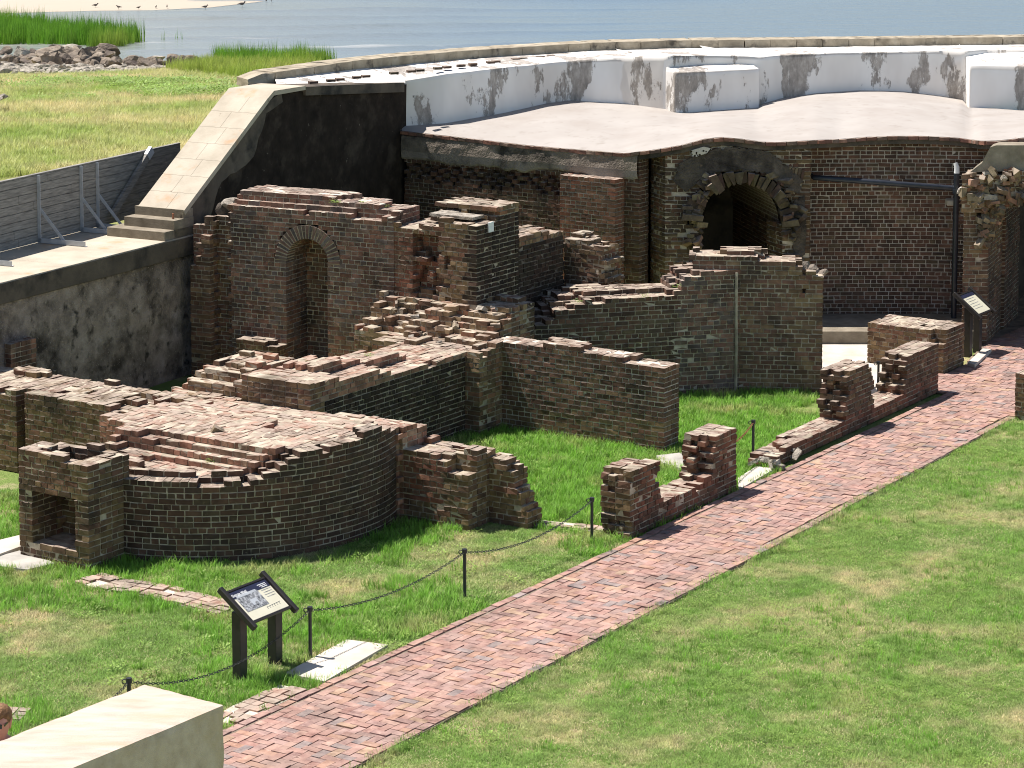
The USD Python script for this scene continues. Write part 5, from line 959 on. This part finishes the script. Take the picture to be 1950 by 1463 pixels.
for k in range(700):
    px, py = rs.uniform(-40, 420) , rs.uniform(108, 150)
    if px > 250: py = rs.uniform(117, 140)
    c = at(px, py, -.9); z = float(land_z(np.array([c[0]]), np.array([c[1]]))[0])
    if z < -1.55: continue
    g = rockmesh(rs.uniform(.12, .42), 700 + k, rs.uniform(.3, .6), 1); g.apply_transform(trimesh.transformations.rotation_matrix(rs.uniform(0, 6), [0, 0, 1])); g.apply_translation((c[0], c[1], z + .04)); shb.tm(g)
single('shingle', shb.mesh(), MAT['shore_stone'], 'grey shingle and broken stone strewn along the shore', 'stones', kind='stuff')
def bird(px, py, label, s=1.0, ang=0.0):
    c = at(px, py, -1.49); t = thing('shore_bird', label, 'bird', c, ang, None)
    b = trimesh.creation.icosphere(2, 1); v = b.vertices; v[:, 0] *= np.where(v[:, 0] < 0, 1.35, 1); b.vertices = v; b.apply_scale([.17 * s, .095 * s, .1 * s]); b.apply_translation((0, 0, .27 * s)); h = trimesh.creation.icosphere(2, .062 * s).apply_translation((.2 * s, 0, .40 * s)); nk = tube([V3(.12, 0, .3) * s, V3(.2, 0, .4) * s], [.06 * s, .045 * s], 8); tail = tube([V3(-.15, 0, .27) * s, V3(-.36, 0, .24) * s], [.06 * s, .02 * s], 6)
    bill = tube([V3(.25, 0, .40) * s, V3(.36, 0, .385) * s], [.014 * s, .004 * s], 6)
    part(t, 'body', trimesh.util.concatenate([b, h, nk, tail]), MAT['bird'], smooth=True); part(t, 'bill', bill, MAT['lens_black'])
    for y in (-.04, .04): part(t, 'leg', tube([V3(0, y, 0) * s, V3(0, y, .2) * s], .01 * s, 5), MAT['lens_black'])
for q in [(182, 15, 'leftmost shore bird on the sand edge', 0.61, 0.2), (226, 18, 'pale shore bird second from the left, standing in the wash', 0.55, 3.0), (264, 18, 'faint shore bird in the middle of the row', 0.44, .4), (297, 17, 'small upright shore bird just left of its close neighbour', 0.44, 1.4), (318, 16, 'small upright shore bird just right of its close neighbour', 0.44, 1.6), (391, 18, 'dark shore bird alone in the shallow water', 0.61, .3), (461, 14, 'largest dark shore bird in the wash, right of the row', 0.77, .1), (507, 5, 'tiny shore bird at the top edge, left of two', 0.50, 1.5), (517, 4, 'tiny shore bird at the top edge, right of two', 0.50, 1.6)]: bird(*q)

# ================================================================== GRASS
def tuft(n, rad, h0, h1, wid, seed, lean=.5, seg=2):
    r = np.random.RandomState(seed); mb = MB()
    for _ in range(n):
        a, d0 = r.uniform(0, 6.283), rad * math.sqrt(r.rand()); b = V3(d0 * math.cos(a), d0 * math.sin(a), -.01); h = r.uniform(h0, h1); la = r.uniform(0, 6.283); ln = lean * r.uniform(.2, 1) * h
        dv = V3(math.cos(la), math.sin(la), 0); sv = V3(-dv[1], dv[0], 0) * wid * r.uniform(.6, 1.2); pts = []
        for k in range(seg + 1):
            x = k / seg; c = b + dv * ln * x * x + V3(0, 0, h * x * (1 - .18 * lean * x)); w = (1 - x ** 1.5) if k < seg else 0
            pts += [c - sv * w / 2, c + sv * w / 2] if k < seg else [c]
        f = []
        for k in range(seg - 1): f += [[2 * k, 2 * k + 1, 2 * k + 3], [2 * k, 2 * k + 3, 2 * k + 2]]
        f += [[2 * seg - 2, 2 * seg - 1, 2 * seg]]; mb.add(pts, f)
    return mb.mesh()
def weed(n, rad, s, seed):
    r = np.random.RandomState(seed); mb = MB()
    for _ in range(n):
        a = r.uniform(0, 6.283); d0 = rad * math.sqrt(r.rand()); c = V3(d0 * math.cos(a), d0 * math.sin(a), r.uniform(.01, .09) * s / .05); u = V3(math.cos(a), math.sin(a), r.uniform(-.1, .7)); u /= np.linalg.norm(u); v = np.cross(u, V3(0, 0, 1)); v /= np.linalg.norm(v); l = s * r.uniform(.6, 1.2)
        mb.add([c, c + u * l * .5 + v * l * .3, c + u * l, c + u * l * .5 - v * l * .3], [[0, 1, 2], [0, 2, 3]])
    return mb.mesh()
def scatter(name, label, cat, protos, mat, pts, z, smin, smax, seed, weights=None):
    r = np.random.RandomState(seed); path = numbered('/World', name); pi = UsdGeom.PointInstancer.Define(stage, path); rel = []
    for k, m in enumerate(protos):
        pp = f'{path}/tuft_{k:03d}' if k else f'{path}/tuft'; usdkit.mesh(stage, pp, m, MAT[mat]); rel.append(pp)
    pi.CreatePrototypesRel().SetTargets([Sdf.Path(x) for x in rel]); n = len(pts)
    pi.CreateProtoIndicesAttr(Vt.IntArray.FromNumpy(r.choice(len(protos), n, p=weights).astype(np.int32)))
    pi.CreatePositionsAttr(Vt.Vec3fArray.FromNumpy(np.c_[pts, z].astype(np.float32))); a = r.uniform(0, 2 * np.pi, n) / 2
    q = Vt.QuathArray(n)
    for i in range(n): q[i] = Gf.Quath(float(math.cos(a[i])), 0, 0, float(math.sin(a[i])))
    pi.CreateOrientationsAttr(q); s = r.uniform(smin, smax, n); pi.CreateScalesAttr(Vt.Vec3fArray.FromNumpy(np.c_[s, s, s * r.uniform(.75, 1.3, n)].astype(np.float32)))
    meta(pi.GetPrim(), label, cat, None, 'stuff')
RN = np.random.RandomState(101)
def rects_ab(*rs_): return unary_union([Polygon([P(a0, b0)[:2], P(a1, b0)[:2], P(a1, b1)[:2], P(a0, b1)[:2]]) for a0, a1, b0, b1 in rs_])
walls2d = unary_union(FOOT + [rects_ab((-9.98, -9.12, 3.4, 4.7), (-6.6, -5.4, 5.2, 9.6), (-5.3, -3.5, 4.9, 6.45), (-4.95, 0, 3.5, 4.82), (-.75, 1.5, 3.3, 6.1), (-.07, .41, .14, 3.5), (-5.57, -4.85, .22, 3.5), (-5.02, -4.66, -.46, .28), (-4.64, -1.5, -1.92, -1.44), (-.1, 6.26, -2.0, -1.32), (7.6, 8.6, -1.3, .2), (3.6, 6.4, -1.25, -.3)),
    Polygon([P(oc[0] + orad * math.cos(a), oc[1] + orad * math.sin(a))[:2] for a in np.linspace(0, 6.28, 40)]), Polygon([tuple(P(a, b)[:2]) for a, b in allpoly.exterior.coords]),
    Polygon([VO[:2], (VO + VD * 4.7)[:2], (VO + VD * 4.7 + VB * .84)[:2], (VO + VB * .84)[:2]]), Polygon([YO[:2], (YO + YD * 2.4)[:2], (YO + YD * 2.4 + YB * .6)[:2], (YO + YB * .6)[:2]]),
    Polygon(pxp((543, 1287), (660, 1223), (739, 1233), (618, 1303))).buffer(-.03), Polygon(pxp((-30, 1045), (46, 1026), (104, 1078), (52, 1090), (-30, 1078))).buffer(-.03), Polygon(pxp((1250, 872), (1318, 864), (1340, 888), (1300, 898))).buffer(-.03), Polygon(pxp((1405, 915), (1440, 893), (1476, 897), (1407, 937))),
    Polygon([(5.35, 44.9), (7.3, 44.6), (8.8, 48.4), (8.8, 51), (5.35, 51)])])
def fill(polys, dens, seed, excl=walls2d, thin=None):
    r = np.random.RandomState(seed); g = unary_union(polys).difference(excl) if excl is not None else unary_union(polys); x0, y0, x1, y1 = g.bounds; n = int((x1 - x0) * (y1 - y0) * dens); q = np.c_[r.uniform(x0, x1, n), r.uniform(y0, y1, n)]
    q = q[shapely.contains_xy(g, q[:, 0], q[:, 1])]
    if thin is not None: q = q[r.rand(len(q)) < thin(q)]
    return q
zg = lambda q: np.full(len(q), .0)
view = Polygon(pxp((-60, 1500), (-60, 880), (700, 700), (1300, 640), (2010, 690), (2010, 1500)))
nz_ = lambda q, s, k: meshkit.fbm(np.c_[q * s, np.full(len(q), k)], 4)
lawn_r = Polygon([P(-17, -3.93)[:2], P(-4, -3.80)[:2], P(5.15, -3.66)[:2], P(5.15, -13)[:2], P(-20, -13)[:2], P(-20, -3.95)[:2]]).intersection(view)
lawn_l = Polygon([P(-20, -2.02)[:2], P(-5, -2.02)[:2], P(-4.6, 3.5)[:2], P(-9, 9.5)[:2], P(-20, 12)[:2]]).intersection(view)
rooms = Polygon([P(-5, -2.0)[:2], P(6.2, -2.0)[:2], P(7.5, .2)[:2], P(4.6, 1.4)[:2], P(3, 3.4)[:2], P(-5, 3.5)[:2]])
short = [tuft(20, .08, .015, .042, .006, k, 1.2) for k in range(5)]; tall = [tuft(14, .07, .06, .13, .008, 20 + k, .8, 3) for k in range(4)]; straw = [tuft(9, .10, .01, .03, .007, 30 + k, 2.2) for k in range(3)]; weeds = [weed(26, .10, .03, 40 + k) for k in range(3)]
q = fill([lawn_r], 760, 1, thin=lambda q: np.clip(1.3 - 2.6 * np.clip(nz_(q, .55, 7.) - .47, 0, 1) * 2, .6, 1)); scatter('lawn_grass', 'short mown grass with dry tan patches on the lawn right of the path', 'grass', short, 'lawn_blade', q, zg(q), .7, 1.25, 1)
q = fill([lawn_l], 560, 2); scatter('meadow_grass', 'rough green grass around the sign and the oven', 'grass', short, 'lawn_blade', q, zg(q), .9, 1.6, 2)
q = fill([lawn_l], 150, 3, thin=lambda q: (nz_(q, .9, 3.) > .5) * 1.0); scatter('tall_tufts', 'taller bright grass tufts around the oven and the sign', 'grass', tall, 'room_blade', q, zg(q), .8, 1.5, 3)
q = fill([rooms], 420, 4); scatter('room_grass', 'bright green grass growing inside the ruined rooms', 'grass', short + tall[:2], 'room_blade', q, zg(q), .8, 1.5, 4, weights=[.13, .13, .13, .13, .12, .18, .18])
q = fill([lawn_r], 60, 5, thin=lambda q: np.clip((nz_(q, .7, 11.) - .54) * 12, 0, 1)); scatter('lawn_tufts', 'coarser darker tufts scattered in the mown lawn', 'grass', tall, 'room_blade', q, zg(q), .5, 1.0, 5)
grassmat('straw_blade', (.52, .44, .24), (.62, .54, .32), (.66, .56, .34), .7, .5, .7)
q = fill([lawn_r, lawn_l], 120, 15, thin=lambda q: np.clip((nz_(q, 1.3, 21.) - .44) * 6, 0.12, 1)); scatter('dry_straw', 'dry straw blades lying through the lawns', 'grass', straw, 'straw_blade', q, zg(q) + .012, .7, 1.4, 15)
q = fill([lawn_r], 70, 16, thin=lambda q: np.clip((nz_(q, 1.6, 31.) - .56) * 14, 0, 1)); scatter('clover_patches', 'small leaved darker patches in the mown lawn', 'weeds', [weed(40, .10, .018, 60 + k) for k in range(3)], 'weed_leaf', q, zg(q), .8, 1.4, 16)
edge_r = LineString([P(-17, -3.97)[:2], P(-4, -3.84)[:2], P(5.1, -3.71)[:2]]).buffer(.09); q = fill([edge_r.intersection(view)], 420, 6, excl=None, thin=lambda q: np.clip((nz_(q, .9, 5.) - .4) * 5, 0, 1)); scatter('edge_grass', 'ragged grass leaning over the path edge', 'grass', tall, 'lawn_blade', q, zg(q), .5, 1.0, 6)
q = fill([lawn_l, rooms], 18, 7, thin=lambda q: (nz_(q, 1.1, 9.) > .52) * 1.0); scatter('broad_weeds', 'low broad leaved weeds in the rough grass', 'weeds', weeds, 'weed_leaf', q, zg(q), .7, 1.5, 7)
wp = [at(px + RN.uniform(-6, 6), py, z) for px, py, z, n in ((640, 386, 3.36, 16), (690, 388, 3.34, 12), (730, 394, 3.3, 8), (1100, 576, 1.78, 8), (1230, 566, 1.82, 6), (582, 692, 1.66, 5), (705, 678, 1.6, 6), (398, 880, 1.2, 4), (1290, 548, 1.95, 5)) for _ in range(n)]
wp = np.array(wp); scatter('wall_weeds', 'small green weeds rooted on top of the ruined walls', 'weeds', [weed(9, .05, .035, 140 + k) for k in range(3)], 'weed_leaf', wp[:, :2], wp[:, 2] - .01, .5, 1.1, 14)
# field, marsh
def zl(q): return land_z(q[:, 0], q[:, 1])
fieldp = Polygon([at(-60, 345, 1.5)[:2], at(330, 300, 1.5)[:2], at(430, 190, .9)[:2], at(640, 130, -.6)[:2], at(480, 120, -.9)[:2], at(-60, 150, -.3)[:2]])
ft = [tuft(16, .16, .06, .2, .016, 60 + k, .8) for k in range(4)]; fw = [weed(60, .28, .06, 80 + k) for k in range(3)]
q = fill([fieldp], 38, 8, excl=None); q = q[(zl(q) > -1.3) & ((q - T0[:2]) @ TN[:2] > 3.5)]; scatter('field_grass', 'dry yellow green grass of the field beyond the fence', 'grass', ft, 'field_blade', q, zl(q), .8, 1.6, 8)
fs = Polygon([at(-60, 205, .3)[:2], at(470, 190, .3)[:2], at(480, 155, -.3)[:2], at(-60, 160, -.2)[:2]]); q = fill([fs], 14, 9, excl=None, thin=lambda q: np.clip((nz_(q, .35, 2.) - .44) * 7, 0, 1)); q = q[zl(q) > -1.3]; scatter('field_scrub', 'low green scrub between field and shingle', 'scrub', fw, 'weed_leaf', q, zl(q) + .02, .9, 2.0, 9)
mt = [tuft(22, .28, .55, 1.05, .03, 100 + k, .25, 3) for k in range(4)]
m1 = Polygon([at(-80, 86, -1.5)[:2], at(120, 85, -1.5)[:2], at(215, 92, -1.5)[:2], at(268, 80, -1.5)[:2], at(255, 70, -1.5)[:2], at(150, 62, -1.5)[:2], at(40, 50, -1.5)[:2], at(-80, 44, -1.5)[:2]])
m2 = Polygon([at(408, 124, -1.4)[:2], at(460, 127, -1.2)[:2], at(640, 118, -1.4)[:2], at(600, 112, -1.5)[:2], at(415, 114, -1.5)[:2]])
m3 = Polygon([at(308, 78, -1.5)[:2], at(350, 78, -1.5)[:2], at(352, 74, -1.5)[:2], at(310, 73, -1.5)[:2]])
m4 = Polygon([at(310, 140, -.8)[:2], at(460, 160, -.4)[:2], at(620, 128, -1.)[:2], at(400, 126, -1.2)[:2]])
q = fill([m1], 11, 10, excl=None); scatter('marsh_grass', 'tall bright marsh grass in the shallows beyond the boulders', 'grass', mt, 'marsh_blade', q, np.full(len(q), -1.55), .8, 1.25, 10)
q = fill([m2], 13, 11, excl=None); scatter('marsh_grass', 'tall bright marsh grass behind the end of the coping', 'grass', mt, 'marsh_blade', q, np.maximum(zl(q), -1.55), .6, .95, 11)
q = fill([m3], 1.6, 12, excl=None); scatter('marsh_grass', 'few thin marsh stalks standing alone in the water', 'grass', [tuft(7, .2, .4, .9, .025, 120 + k, .3, 3) for k in range(3)], 'marsh_blade', q, np.full(len(q), -1.55), .8, 1.1, 12)
q = fill([m4], 16, 13, excl=None); q = q[zl(q) > -1.5]; scatter('shore_reeds', 'yellow green reeds between the rocks and the coping end', 'grass', [tuft(20, .2, .25, .6, .02, 130 + k, .4, 3) for k in range(3)], 'reed_blade', q, zl(q), .7, 1.2, 13)
print('bricks', NB[0])
